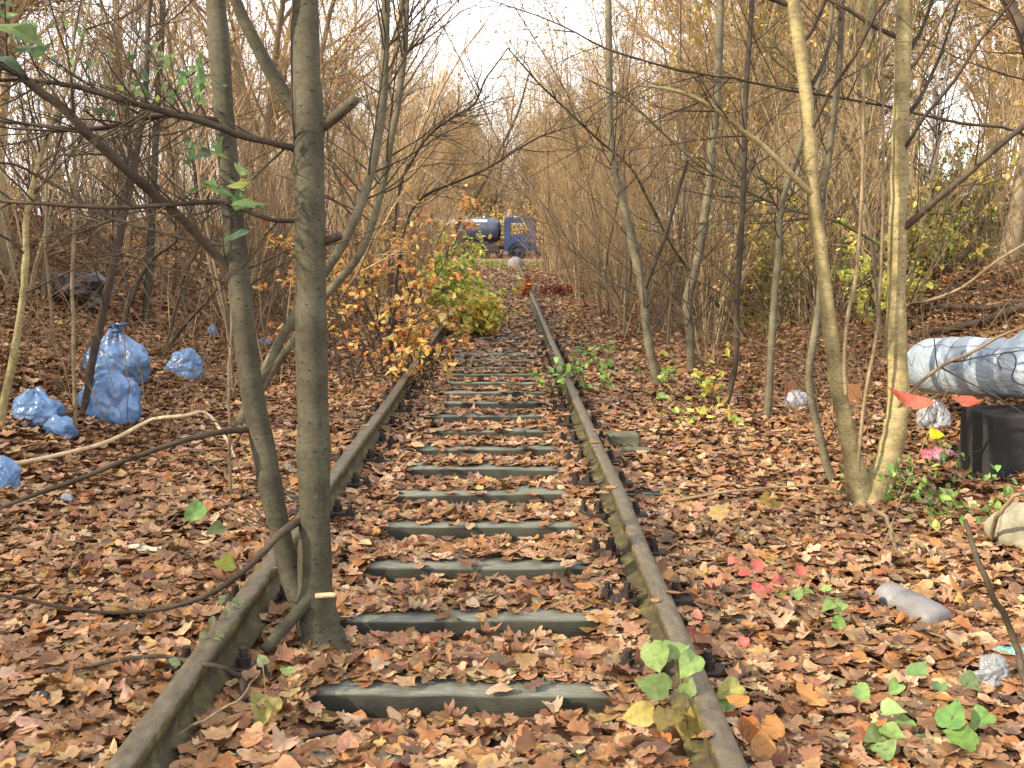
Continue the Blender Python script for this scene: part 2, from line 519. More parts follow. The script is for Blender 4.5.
prof = np.array([(-.0625, 0), (.0625, 0), (.0625, .012), (.012, .03), (.009, .09), (.036, .102), (.037, .128), (.030, .138), (.010, .140),
                 (-.010, .140), (-.030, .138), (-.037, .128), (-.036, .102), (-.009, .09), (-.012, .03), (-.0625, .012)])


def rail(x0, seed, kinks):
    Y = np.concatenate([np.arange(-3, 14, .25), np.arange(14, 57, 1.0)])
    r = np.random.default_rng(seed)
    dx = np.interp(Y, kinks[0], kinks[1]) + .0025 * np.sin(Y * 1.7 + seed)
    dz = .004 * np.sin(Y * .9 + seed * 2) - .01 * np.interp(Y, [0, 30, 56], [0, 0, 3])
    n = len(prof)
    V = np.zeros((len(Y), n, 3))
    V[..., 0] = x0 + dx[:, None] + prof[None, :, 0]; V[..., 1] = Y[:, None]; V[..., 2] = .03 + dz[:, None] + prof[None, :, 1]
    i = (np.arange(len(Y) - 1)[:, None] * n + np.arange(n)[None]); j = np.arange(len(Y) - 1)[:, None] * n + (np.arange(n) + 1)[None] % n
    F = np.stack([i, i + n, j + n, j], -1).reshape(-1, 4)
    me = new_mesh("rail", V, F, M['rail'], smooth_shade=False)
    return link("rail", me, track)


tag(rail(RAIL_L, 1, ([0, 4, 7, 12, 56], [0, 0, .012, 0, 0])), "dull brown rail beside the double stemmed tree")
tag(rail(RAIL_R, 2, ([0, 4, 5.0, 6.2, 8, 56], [0, 0, .018, .006, 0, 0])), "rail with yellow green moss on its inner side")


def bm_mesh(name, fn, material, smooth_shade=False):
    bm = bmesh.new(); fn(bm)
    me = bpy.data.meshes.new(name); bm.to_mesh(me); bm.free()
    if smooth_shade:
        for p in me.polygons: p.use_smooth = True
    if material: me.materials.append(material)
    return me


def bx(bm, c, s, rot=None, bev=0.0, seg=1):
    g = bmesh.ops.create_cube(bm, size=1.0)
    vs = g['verts']
    Mx = Matrix.Translation(c) @ (rot.to_4x4() if rot is not None else Matrix()) @ Matrix.Diagonal((*s, 1))
    bmesh.ops.transform(bm, matrix=Mx, verts=vs)
    if bev:
        es = list({e for vv in vs for e in vv.link_edges})
        bmesh.ops.bevel(bm, geom=es, offset=bev, segments=seg, affect='EDGES', profile=.5)


def cyl(bm, p0, p1, r0, r1=None, n=16, caps=True):
    p0, p1 = Vector(p0), Vector(p1); d = p1 - p0
    Mx = Matrix.Translation((p0 + p1) / 2) @ d.to_track_quat('Z', 'Y').to_matrix().to_4x4()
    bmesh.ops.create_cone(bm, cap_ends=caps, segments=n, radius1=r0, radius2=r0 if r1 is None else r1, depth=d.length, matrix=Mx)


rs = np.random.default_rng(5)


def sleeper_mesh(seed):
    r = np.random.default_rng(seed)
    xsn = np.linspace(-1.40, 1.0, 17)
    cs = np.array([(-.125, -.14), (-.125, .006), (-.115, .018), (.105, .02), (.120, .005), (.125, -.14)])
    V = np.zeros((17, 6, 3))
    V[..., 0] = xsn[:, None]
    V[..., 1] = cs[None, :, 0] + r.normal(0, .004, (17, 6)) + .012 * np.sin(xsn * 2 + seed)[:, None]
    V[..., 2] = cs[None, :, 1] + r.normal(0, .0022, (17, 6))
    i = (np.arange(16)[:, None] * 6 + np.arange(6)[None]); j = np.arange(16)[:, None] * 6 + (np.arange(6) + 1)[None] % 6
    F = np.stack([i, i + 6, j + 6, j], -1).reshape(-1, 4)
    return new_mesh("sleeper", V.reshape(-1, 3), F, M['sleeper'], smooth_shade=False)


SM = [sleeper_mesh(k) for k in range(6)]


def bolt_fn(bm):
    cyl(bm, (0, 0, 0), (0, 0, .020), .030, .030, 10)
    cyl(bm, (0, 0, .0205), (0, 0, .046), .024, .024, 6)
    cyl(bm, (0, 0, .0465), (0, 0, .074), .013, .012, 8)


def clip_fn(bm):
    bx(bm, (0, 0, .014), (.10, .075, .028), None, .005)
    cyl(bm, (-.012, 0, .0285), (-.012, 0, .058), .026, .026, 6)
    cyl(bm, (-.012, 0, .0585), (-.012, 0, .088), .015, .014, 8)


BOLT = bm_mesh("bolt", bolt_fn, M['iron']); CLIP = bm_mesh("rail_clip", clip_fn, M['iron'])
PLATE = bm_mesh("base_plate", lambda bm: bx(bm, (0, 0, 0), (.37, .15, .014), None, .003), M['iron'])
for k, y in enumerate(SLEEPER_Y):
    s = link("sleeper", SM[k % 6], track, (0, y + .125, .012 + rs.normal(0, .004)))
    s.rotation_euler = (rs.normal(0, .012), rs.normal(0, .004), rs.normal(0, .012))
    if 2.5 < y < 13:
        for rx in (RAIL_L, RAIL_R):
            link("base_plate", PLATE, s, (rx, 0, .0225))
            for sg in (-1, 1):
                c = link("rail_clip", CLIP, s, (rx + sg * .105, 0, .030)); c.rotation_euler.z = 0 if sg > 0 else math.pi
                if sg * (rx + .2) > 0: continue          # the outer screws are buried under leaves
                o = link("bolt", BOLT, s, (rx + sg * .162, rs.normal(0, .01) - .045 * sg, .030))
                o.rotation_euler = (rs.normal(0, .08), rs.normal(0, .08), rs.uniform(0, 3))

# ------------------------------------------------------------------ fallen leaves
r = np.random.default_rng(11)
LIT = [(3.2, lin(166, 133, 102)), (4.0, lin(148, 112, 82)), (3.8, lin(128, 93, 65)), (2.2, lin(106, 77, 55)), (1.4, lin(152, 106, 62)),
       (.6, lin(160, 130, 82)), (1.2, lin(178, 150, 120)), (1.0, lin(120, 98, 78)), (.4, lin(92, 72, 58)), (.2, lin(130, 78, 50))]


def litter_pos(r, n, y0, y1, margin, xmax):
    y = np.sqrt(r.uniform(y0 * y0, y1 * y1, n)) if xmax is None else r.uniform(y0, y1, n)
    half = .54 * y + margin if xmax is None else np.minimum(.54 * y + margin, xmax)
    x = r.uniform(-1, 1, n) * half
    return x, y


def keep_litter(r, x, y):
    k = np.ones(len(x), bool)
    on_rail = (np.abs(x - RAIL_L) < .075) | (np.abs(x - RAIL_R) < .075)
    k &= ~on_rail | (r.uniform(0, 1, len(x)) < np.where(y > 20, .35, .012))
    sy = np.array(SLEEPER_Y)[None, :]
    ds = (y[:, None] - sy)
    # the front two thirds of each sleeper stay bare, more covered further on
    bare = ((ds > -.04) & (ds < .08)).any(1) & (x > -.60) & (x < .30)
    cover = np.where(y < 6.6, .06, np.where(y < 8.5, .3, np.where(y < 11, .12, np.where(y < 14, .4, .9))))
    k &= ~bare | (r.uniform(0, 1, len(x)) < cover)
    return k


def litter_z(r, x, y, thick):
    z = ground_z(x, y) + r.uniform(0.0, thick, len(x))
    sy = np.array(SLEEPER_Y)[None, :]
    on_s = ((y[:, None] - sy > -.01) & (y[:, None] - sy < .26)).any(1) & (np.abs(x + .2) < 1.2)
    z = np.where(on_s, np.maximum(z, .036 + r.uniform(0, .012, len(x))), z)
    on_rail = (np.abs(x - RAIL_L) < .075) | (np.abs(x - RAIL_R) < .075)
    return np.where(on_rail, .176, z), on_rail


litter = Geo()
bands = [(20000, 1.3, 5.2, .7, None, OAK, MAPLE, .055, .112, .15, .035), (46000, 5.2, 11.5, .8, None, OAK, MAPLE, .06, .118, .17, .038),
         (42000, 11.5, 25, 1.0, 9.5, HEX, HEX, .07, .12, .32, .07), (28000, 25, 60, 1.0, 9, HEX, HEX, .11, .18, .3, .07)]
for n, y0, y1, mg, xm, o1, o2, s0, s1, tilt, th in bands:
    x, y = litter_pos(r, n, y0, y1, mg, xm)
    k = keep_litter(r, x, y); x, y = x[k], y[k]
    z, onr = litter_z(r, x, y, th)
    u_ = r.uniform(0, 1, len(x)); o3 = BEECH if y1 < 12 else o1
    for msk, ol in ((u_ < .45, o1), ((u_ >= .45) & (u_ < .72), o2), (u_ >= .72, o3)):
        q = msk & ~onr
        leaves(litter, r, ol, np.stack([x, y, z], -1)[q], s0, s1, LIT, tilt, .5)
        q = msk & onr
        if q.any(): leaves(litter, r, ol, np.stack([x, y, z], -1)[q], s0 * .8, s1 * .7, LIT, .05, .1)
lo = litter.build("leaf_litter", M['litter'], ground, smooth_shade=True, colors=True)
tag(lo, None, None, None, 'stuff')

# the 300 fallen leaves that show largest, each a piece of its own
FL = []
for k in range(36):
    g = Geo(); ol = (MAPLE, OAK, MAPLE, BEECH)[k % 4]
    leaves(g, r, ol, np.zeros((1, 3)), .95, 1.05, LIT, .0, .7)
    V = np.concatenate(g.V); V[:, 2] -= V[:, 2].min() * .6
    FL.append(new_mesh("fallen_leaf", V, [np.concatenate(g.F)], M['litter'], np.concatenate(g.C), True))
cnt = 0
while cnt < 300:
    x, y = litter_pos(r, 1, 2.25, 4.3, -.12, None)
    if not keep_litter(r, x, y)[0] or abs(x[0] - RAIL_L) < .08 or abs(x[0] - RAIL_R) < .08: continue
    z, _ = litter_z(r, x, y, .02)
    o = link("fallen_leaf", FL[int(r.integers(36))], ground, (x[0], y[0], z[0] + .03))
    o.rotation_euler = (r.normal(0, .22), r.normal(0, .22), r.uniform(0, 6.28)); o.scale = (r.uniform(.065, .11),) * 3
    cnt += 1

# ------------------------------------------------------------------ trees with a shape of their own
class Hero:
    """one tree built stem by stem; pts are (photo x, photo y, depth m, width px)"""
    def __init__(s, name, label, cat, base, seed, group=None):
        s.base = np.array(base); s.seed = seed
        s.o = empty(name, tuple(s.base), label, cat, group)
        s.tw = Geo(); s.n = 0
    def line(s, pts, K, wob=.006):
        A = np.array(pts, float)
        W = np.array([np.append(at(a[0], a[1], a[2]), a[3] * .5 * a[2] / FPX) for a in A])
        s.n += 1
        Q = resample(W, K, s.seed * 31 + s.n, 0)
        P = Q[:, :3] + (resample(W[:, :3], K, s.seed * 31 + s.n, wob) - resample(W[:, :3], K))
        return P, np.maximum(Q[:, 3], .001)
    def part(s, name, pts, mt, K=24, sides=12, wob=.006, knots=0, cap=False, label=None):
        P, Rr = s.line(pts, K, wob)
        r = np.random.default_rng(s.seed * 77 + s.n)
        if knots:
            Rr = Rr * (1 + .05 * r.normal(0, 1, K))
        PP, RR = P, Rr
        if cap:
            e = nrm(P[-1] - P[-2]); PP = np.vstack([P, P[-1:] + e * .002]); RR = np.append(Rr, .0005)
        V, F = tubes(PP[None], RR[None], sides)
        if sides >= 12:      # slightly out of round, with swellings
            c = np.repeat(PP, sides, 0); a = np.tile(np.arange(sides) / sides * 6.283, len(PP)); zz = np.repeat(np.arange(len(PP)), sides)
            low = np.exp(-np.maximum(c[:, 2] - s.base[2], 0) / .09) * (1 if name == 'trunk' else 0)
            kn = np.array([mnoise.noise(Vector(q * np.array([14, 14, 7]))) for q in V])
            V = c + (V - c) * (1 + .05 * kn + .12 * low * (np.sin(4 * a + s.seed) + .4 * np.sin(7 * a)))[:, None]
            V = c + (V - c) * (1 + .05 * np.sin(2 * a + zz * .13 + s.seed) + .03 * np.sin(3 * a + zz * .31))[:, None]
        me = new_mesh(name, V - s.base, F, mt)
        o = link(name, me, s.o)
        if label: o['label'] = label
        return P, Rr
    def twigs(s, src, n, l, a=(.5, 1.1), up=.03, K=6, rmax=.008, wig=.1, t=(.1, 1), sub=0, subl=(.1, .35), sides=4, subk=4):
        r = np.random.default_rng(s.seed * 13 + s.n + n)
        P, Rr = sprout(r, src[0][None], src[1][None], n, t[0], t[1], l[0], l[1], a[0], a[1], up, K, rmax, wig)
        s.tw.add(*tubes(P, Rr, sides))
        if sub:
            P2, R2 = sprout(r, P, Rr, sub, .15, 1, subl[0], subl[1], .4, 1.0, up, subk, .003, .12, .7)
            s.tw.add(*tubes(P2, R2, 3))
            return P2, R2
        return P, Rr
    def done(s, mt):
        if s.tw.V:
            s.tw.build("twigs", mt, s.o, s.base)["kind"] = "stuff"
        return s.o


# double stemmed tree growing between the rails
h = Hero("young_tree", "grey green double stemmed tree growing beside the rail between the sleepers", "tree", gpt(320, 645), 3)
D = depth_of(h.base)
tA = h.part("trunk", [(321, 655, D, 56), (319, 632, D, 47), (317, 600, D, 36), (316, 570, D, 33), (315, 480, D, 30), (313, 380, D, 29.5), (311, 240, D, 29), (309, 120, D, 30), (307, 70, D, 27),
                      (306, 0, D + .02, 27), (303, -160, D + .08, 24), (306, -420, D + .15, 18), (296, -760, D + .2, 12), (300, -1250, D + .3, 4)], M['bark_grey'], 46, 20, .006, 1)
tB = h.part("trunk", [(306, 612, D + .02, 24), (297, 590, D + .03, 24), (288, 560, D + .05, 22), (275, 500, D + .06, 22), (262, 433, D + .08, 21.5), (251, 370, D + .09, 21), (241, 285, D + .1, 21),
                      (233, 200, D + .12, 21), (224, 100, D + .13, 21), (216, 0, D + .15, 19), (205, -180, D + .2, 16), (200, -480, D + .3, 11), (185, -900, D + .4, 4)], M['bark_grey'], 42, 16, .006, 1)
fork = h.part("branch", [(303, 118, D, 16), (291, 103, D - .01, 15), (264, 58, D - .06, 13.5), (240, 12, D - .1, 12), (215, -60, D - .16, 10), (150, -220, D - .2, 5)], M['bark_grey'], 20, 10)
b1 = h.part("branch", [(245, 312, D + .1, 14), (240, 290, D + .1, 12), (226, 268, D + .09, 10), (190, 227, D - .02, 9.5), (140, 182, D - .15, 10), (100, 145, D - .25, 10), (60, 105, D - .32, 9.5), (28, 83, D - .38, 9), (-5, 55, D - .45, 8), (-70, 10, D - .5, 5)], M['bark_brown'], 30, 9, .012)
b2 = h.part("branch", [(264, 433, D + .08, 12), (250, 430, D + .07, 7.5), (236, 432, D + .04, 6.2), (190, 440, D - .08, 6), (140, 456, D - .12, 5.5), (80, 480, D - .15, 5), (30, 497, D - .2, 4.5), (-20, 515, D - .25, 3)], M['bark_brown'], 24, 8, .01)
b3 = h.part("branch", [(316, 516, D, 14), (298, 522, D - .02, 9), (284, 530, D - .08, 8.5), (266, 547, D - .12, 7), (240, 572, D - .16, 6.5), (205, 596, D - .2, 5.6), (150, 611, D - .24, 4.6), (90, 611, D - .28, 3.8), (40, 602, D - .3, 4), (-20, 592, D - .35, 2.5)], M['bark_brown'], 26, 8, .008)
b4 = h.part("branch", [(311, 224, D, 8), (294, 221, D, 5), (270, 219, D - .03, 4.5), (225, 203, D - .06, 5), (180, 203, D - .1, 5), (110, 207, D - .16, 4.5), (40, 203, D - .2, 4), (-20, 199, D - .2, 3.5)], M['bark_brown'], 22, 7, .006)
b5 = h.part("branch", [(309, 153, D, 11), (293, 149, D, 7.5), (270, 143, D - .04, 6.5), (240, 136, D - .1, 7), (205, 122, D - .15, 7), (165, 113, D - .2, 6.5), (120, 100, D - .26, 6), (60, 84, D - .3, 5), (10, 80, D - .35, 4), (-40, 82, D - .4, 3)], M['bark_brown'], 24, 8, .008)
b6 = h.part("branch", [(228, 126, D + .13, 10), (214, 120, D + .1, 7), (200, 118, D + .05, 6), (175, 114, D, 6), (140, 118, D - .03, 5.5), (90, 130, D - .1, 5), (40, 126, D - .16, 4), (-20, 118, D - .2, 3)], M['bark_brown'], 20, 8, .006)
b7 = h.part("branch", [(242, 248, D + .1, 4), (190, 238, D + .1, 4), (130, 222, D + .1, 4), (95, 210, D + .1, 4), (50, 182, D + .1, 3.5), (15, 165, D + .05, 3), (-20, 160, D, 2)], M['bark_brown'], 20, 6, .008)
h.part("broken_stub", [(312, 132, D + .01, 15), (330, 120, D, 12), (345, 108, D - .02, 11), (357, 98, D - .03, 10)], M['bark_grey'], 8, 10, .002, cap=True)
h.part("broken_stub", [(318, 244, D + .01, 9), (332, 240, D, 9), (340, 235, D - .01, 9)], M['bark_dark'], 6, 9, .002, cap=True)
h.part("broken_stub", [(312, 596, D - .04, 14), (298, 612, D - .08, 13), (281, 631, D - .12, 13), (264, 651, D - .16, 12)], M['bark_grey'], 10, 10, .002, cap=True)
h.part("broken_stub", [(316, 596, D - .06, 6), (330, 595, D - .07, 5.5), (336, 595, D - .075, 5)], M['cutwood'], 5, 8, .0, cap=True, label="torn pale wood of a snapped shoot")
for src, n, l in ((b1, 26, (.2, .8)), (b2, 5, (.08, .25)), (b3, 4, (.1, .3)), (b4, 12, (.15, .6)), (b5, 26, (.2, .8)), (b6, 18, (.2, .7)), (b7, 10, (.15, .5))):
    h.twigs(src, n, l, rmax=.004, sub=n * 3)
for src in (tA, tB, fork):
    h.twigs(src, 10, (.8, 1.8), up=.06, rmax=.016, t=(.72, 1), sub=70, K=8, subl=(.2, .7))
h.done(M['bark_brown'])
# hanging greenish leaves on its thin side branches
lr = np.random.default_rng(8)
GREEN = [(3, lin(96, 128, 72)), (2, lin(128, 152, 88)), (1.4, lin(84, 112, 84)), (1, lin(160, 172, 84))]


def leaf_parts(parent, spots, outline, palette, r, depth_jit=.08, hang=-.5, name="leaf", matl=None, org=None):
    """spots: (photo x, photo y, depth, leaf length px); one mesh per leaf"""
    org = np.array(parent.location) if org is None else org
    for (px, py, d, s) in spots:
        p = at(px, py, d + r.normal(0, depth_jit))
        V, F, C = facing_leaf(r, outline, p, s * d / FPX * 1.15, palette)
        link(name, new_mesh(name, V, F, matl or M['leaf'], C, True), parent, tuple(p - org))


spots = []
for cx, cy, sx, sy, n, s0, s1 in ((75, 65, 45, 30, 12, 9, 18), (165, 75, 40, 22, 20, 10, 22), (120, 100, 40, 20, 12, 9, 18), (205, 150, 25, 28, 12, 12, 22), (238, 185, 16, 22, 9, 14, 30), (20, 20, 25, 22, 10, 12, 22),
                                  (195, 80, 18, 18, 7, 14, 26)):
    for _ in range(n):
        spots.append((cx + lr.normal(0, sx * .55), cy + lr.normal(0, sy * .6), 3.35, lr.uniform(s0, s1)))
leaf_parts(h.o, spots, LANCE, GREEN, lr)
leaf_parts(h.o, [(12, 30, 2.6, 60), (28, 52, 2.6, 44), (5, 62, 2.7, 40), (200, 80, 3.2, 27), (150, 96, 3.3, 22), (238, 205, 3.3, 32), (237, 235, 3.3, 26)], LANCE, GREEN, lr, .03)

# yellowish clump by the pipe
h = Hero("young_tree", "yellowish barked clump of two stout stems near the white pipe", "tree", gpt(864, 506), 5)
D = depth_of(h.base)
yL = h.part("trunk", [(864, 512, D, 34), (861, 498, D, 25), (851, 450, D, 17), (840, 400, D, 15), (831, 330, D, 14), (822, 250, D, 13.5), (815, 200, D, 13.5), (808, 103, D, 13.5), (795, 0, D, 13.5),
                      (775, -150, D + .1, 11), (770, -350, D + .2, 7), (750, -600, D + .3, 3)], M['bark_yellow'], 40, 14, .012, 1)
yR = h.part("trunk", [(870, 510, D + .02, 36), (874, 490, D + .03, 27), (884, 466, D + .04, 23), (893, 432, D + .05, 21), (897, 400, D + .05, 20), (897, 350, D + .05, 19), (897, 250, D + .05, 18), (899, 180, D + .05, 17),
                      (901, 100, D + .05, 16.5), (904, 0, D + .05, 16), (912, -200, D + .1, 13), (905, -480, D + .2, 8), (925, -760, D + .3, 3)], M['bark_yellow'], 42, 14, .012, 1)
yT = h.part("stem", [(832, 478, D + .25, 9), (826, 462, D + .25, 8.5), (818, 430, D + .25, 8), (809, 377, D + .25, 8), (815, 330, D + .25, 8), (820, 290, D + .25, 7.5), (822, 205, D + .25, 7), (829, 154, D + .25, 7),
                     (838, 86, D + .25, 6.5), (842, 0, D + .25, 6), (850, -200, D + .3, 4)], M['bark_pole'], 34, 8, .01)
h.part("stem", [(846, 395, D - .1, 4), (845, 363, D - .1, 4), (848, 315, D - .1, 4), (856, 275, D - .1, 4), (862, 192, D - .1, 3.5), (864, 92, D - .1, 3), (868, 0, D - .1, 2.5)], M['bark_pale'], 22, 6, .006)
h.part("stem", [(858, 470, D - .08, 4), (864, 404, D - .08, 3.5), (876, 335, D - .08, 3.5), (882, 250, D - .08, 3), (884, 120, D - .08, 2.5), (880, 20, D - .08, 2)], M['bark_pale'], 22, 6, .006)
y1 = h.part("branch", [(815, 196, D, 9), (800, 184, D - .05, 6.5), (770, 153, D - .15, 6), (742, 131, D - .2, 5.5), (712, 108, D - .25, 5), (680, 92, D - .3, 4), (640, 85, D - .35, 2)], M['bark_yellow'], 22, 8, .006)
y2 = h.part("branch", [(897, 232, D + .03, 9), (912, 222, D, 7.5), (940, 197, D - .1, 7), (965, 176, D - .15, 6.5), (1003, 143, D - .25, 6), (1050, 105, D - .3, 5), (1110, 40, D - .3, 3)], M['bark_brown'], 20, 8, .006)
y3 = h.part("branch", [(897, 308, D + .05, 6), (908, 305, D, 3.6), (930, 300, D - .1, 3.2), (962, 287, D - .2, 3), (995, 262, D - .35, 3.5), (1040, 235, D - .4, 2)], M['bark_pale'], 16, 6, .004)
y4 = h.part("branch", [(896, 410, D + .03, 7), (905, 396, D - .05, 4), (940, 366, D - .2, 3.6), (970, 352, D - .35, 3.3), (1003, 334, D - .45, 3), (1050, 318, D - .7, 3)], M['bark_pale'], 18, 7, .006)
for src in (yL, yR):
    h.twigs(src, 12, (.9, 2.2), up=.05, rmax=.014, t=(.55, 1), sub=80, K=8, subl=(.2, .7))
for src, n in ((y1, 9), (y2, 8), (y3, 5), (yT, 16), (y4, 3)):
    h.twigs(src, n, (.25, .9), up=.03, rmax=.005, sub=n * 3)
h.done(M['bark_brown'])

# greenish twin stems leaning out from the bank behind the double stemmed tree
h = Hero("leaning_tree", "thin green barked twin stem slanting up behind the double stemmed tree", "tree", gpt(236, 430), 7)
D = depth_of(h.base)
q1 = h.part("trunk", [(236, 432, D, 12), (262, 375, D, 10), (298, 308, D, 9), (335, 258, D, 9.5), (352, 225, D, 9.5), (364, 192, D, 9.5), (374, 155, D, 9), (381, 115, D, 9), (385, 60, D, 8.5), (386, 0, D, 8), (390, -150, D, 6), (380, -350, D, 2)], M['bark_pole'], 34, 10, .012)
q2 = h.part("trunk", [(240, 425, D + .2, 9), (280, 360, D + .2, 8), (325, 296, D + .3, 8), (362, 250, D + .3, 8), (383, 185, D + .4, 7.5), (393, 130, D + .4, 7), (399, 95, D + .4, 7), (405, 40, D + .4, 6.5), (407, 0, D + .4, 6), (412, -180, D + .4, 3)], M['bark_pole'], 34, 10, .012)
for src in (q1, q2):
    h.twigs(src, 26, (.5, 1.8), up=.04, rmax=.008, t=(.35, 1), sub=120, K=7, subl=(.2, .6))
h.done(M['bark_brown'])

# poles of the thicket across the track
POLES = [
    ("slim grey sapling with a bend low down beside the mossy rail", [(659, 388, 0, 10), (656, 378, 0, 9), (651, 358, 0, 9), (646, 329, 0, 9), (642, 293, 0, 9.5), (637, 268, .05, 9.5), (628, 231, .1, 9), (618, 192, .1, 9), (611, 150, .1, 8), (609, 80, .1, 7), (608, 0, .1, 6.5), (606, -150, .1, 3)], 'bark_pole'),
    ("grey sapling with a crooked waist at the front of the dense thicket", [(692, 372, 0, 10), (691, 361, 0, 9), (690, 326, 0, 9), (688, 300, 0, 9.5), (699, 254, 0, 9), (708, 192, 0, 9), (712, 140, 0, 9), (716, 100, 0, 8.5), (720, 0, 0, 8), (724, -180, 0, 4)], 'bark_pole'),
    ("dark slender pole with a swept foot in front of the thicket", [(722, 412, 0, 7), (728, 398, 0, 6), (737, 358, 0, 6), (738, 296, 0, 6), (742, 231, 0, 6), (744, 166, 0, 5.5), (745, 103, 0, 5.5), (752, 0, 0, 5), (756, -160, 0, 3)], 'bark_brown'),
    ("leaning mossy sapling nearest the crumpled bag on the bank", [(766, 418, 0, 9), (769, 390, 0, 8), (773, 313, 0, 7.5), (779, 257, 0, 7), (782, 205, 0, 6.5), (797, 156, 0, 6), (812, 105, 0, 5), (830, 30, 0, 4), (838, -80, 0, 2)], 'bark_pole'),
]
for k, (lab, pts, bk) in enumerate(POLES):
    base = gpt(pts[0][0], pts[0][1]); D = depth_of(base)
    h = Hero("sapling", lab, "sapling", base, 20 + k, None)
    s = h.part("trunk", [(a, b_, D + c_, w) for a, b_, c_, w in pts], M[bk], 30, 9, .012, 1)
    h.twigs(s, 26, (.4, 1.6), up=.05, rmax=.007, t=(.2, 1), sub=110, K=6, subl=(.15, .6))
    if k == 0:
        h.part("branch", [(643, 292, D, 6), (650, 275, D - .05, 4.5), (664, 240, D - .1, 4), (676, 200, D - .15, 4), (688, 160, D - .2, 3)], M['bark_brown'], 14, 6)
    h.done(M['bark_brown'])

# old mossy tree, birch
base = gpt(874, 296); D = depth_of(base)
h = Hero("mossy_tree", "mossy green tree with low curving limbs behind the yellowish clump", "tree", base, 31)
s = h.part("trunk", [(874, 300, D, 22), (875, 270, D, 17), (876, 221, D, 16), (873, 176, D, 15), (869, 128, D, 14), (869, 60, D, 12), (872, 0, D, 11), (875, -160, D, 7), (870, -330, D, 3)], M['bark_moss'], 30, 12, .02, 1)
limbs = [[(874, 180, D, 9), (855, 155, D - .2, 7), (835, 125, D - .4, 6), (808, 85, D - .6, 4), (770, 40, D - .8, 2)],
         [(870, 110, D, 7), (855, 85, D - .2, 6), (842, 60, D - .3, 5), (838, 20, D - .4, 3)],
         [(875, 235, D, 8), (850, 228, D - .4, 6), (810, 210, D - .6, 5), (770, 185, D - .9, 4), (720, 155, D - 1.1, 2)],
         [(873, 160, D, 7), (890, 150, D - .2, 6), (888, 185, D - .4, 6), (885, 212, D - .5, 5), (893, 240, D - .5, 3)],
         [(870, 90, D, 7), (884, 60, D + .3, 5), (905, 30, D + .5, 4), (930, -10, D + .5, 2)],
         [(871, 130, D, 6), (850, 112, D + .4, 5), (825, 95, D + .6, 4), (800, 92, D + .8, 2)]]
for l in limbs:
    q = h.part("branch", l, M['bark_moss'], 18, 7, .03)
    h.twigs(q, 22, (.4, 1.6), up=.02, rmax=.012, sub=110, K=6, subl=(.2, .7))
h.twigs(s, 20, (.8, 2.2), up=.04, rmax=.015, t=(.3, 1), sub=120, K=7, subl=(.3, .8))
h.done(M['bark_moss'])
base = gpt(906, 268); D = depth_of(base)
h = Hero("birch_tree", "slender white birch in the yellow green scrub", "tree", base, 33)
s = h.part("trunk", [(904, 272, D, 8), (908, 258, D, 7), (915, 235, D, 6.5), (924, 200, D, 6), (929, 165, D, 6), (931, 130, D, 5.5), (936, 90, D, 5), (941, 40, D, 4), (944, -40, D, 3)], M['bark_birch'], 24, 9, .02)
s2 = h.part("trunk", [(925, 190, D, 4), (934, 165, D - .1, 4), (937, 140, D - .1, 4), (939, 110, D - .1, 3.5), (948, 60, D - .1, 3), (955, -30, D - .1, 2)], M['bark_birch'], 16, 7, .03)
for q in (s, s2):
    h.twigs(q, 22, (.5, 1.8), up=.0, rmax=.01, t=(.25, 1), sub=130, K=6, subl=(.2, .8))
h.done(M['bark_brown'])

# stems on the bank with the blue bags
BANK = [
    ("pale lit thin stem rising past the torn blue bags", [(1, 430, 0, 9), (5, 400, 0, 8), (13, 352, 0, 7.5), (22, 303, 0, 7), (27, 260, 0, 6.5), (29, 217, 0, 6), (37, 175, 0, 5.5), (45, 140, 0, 5), (70, 80, 0, 4), (90, 0, 0, 3), (110, -100, 0, 2)], 'bark_yellow', 0),
    ("dark leaning stem in front of the two large blue bags", [(84, 418, 0, 9), (88, 395, 0, 8), (94, 363, 0, 8), (103, 316, 0, 8), (116, 260, 0, 7.5), (128, 200, 0, 7), (138, 150, 0, 6), (146, 80, 0, 5), (150, 0, 0, 4), (160, -120, 0, 2)], 'bark_dark', 0),
    ("grey stem standing behind the large blue bag", [(145, 322, 0, 9), (147, 300, 0, 8), (150, 255, 0, 8), (153, 200, 0, 7), (157, 120, 0, 6.5), (161, 40, 0, 6), (165, -60, 0, 4)], 'bark_grey', 0),
    ("very thin straight pale pole between the blue bags", [(77, 430, 0, 4.5), (76, 420, 0, 4), (73, 335, 0, 3.6), (72, 260, 0, 3.4), (74, 180, 0, 3), (70, 100, 0, 2.4), (75, 20, 0, 2)], 'bark_pale', 0),
    ("whippy thin stem standing clear beside the small blue bag", [(232, 500, 0, 3.4), (231, 440, 0, 3.2), (229, 380, 0, 3), (231, 320, 0, 2.6), (229, 250, 0, 2.2), (222, 190, 0, 1.6)], 'bark_pale', 0),
]
for k, (lab, pts, bk, _) in enumerate(BANK):
    base = gpt(pts[0][0], pts[0][1]); D = depth_of(base)
    h = Hero("sapling", lab, "sapling", base, 40 + k, None)
    s = h.part("trunk", [(a, b_, D + c_, w) for a, b_, c_, w in pts], M[bk], 30, 8, .015, 1)
    if k < 3:
        h.twigs(s, 30, (.4, 1.7), up=.03, rmax=.007, t=(.3, 1), sub=140, K=6, subl=(.15, .6), wig=.16)
    else:
        h.twigs(s, 8, (.2, .6), up=.04, rmax=.003, t=(.3, 1), sub=12, K=5)
    h.done(M['bark_brown'])

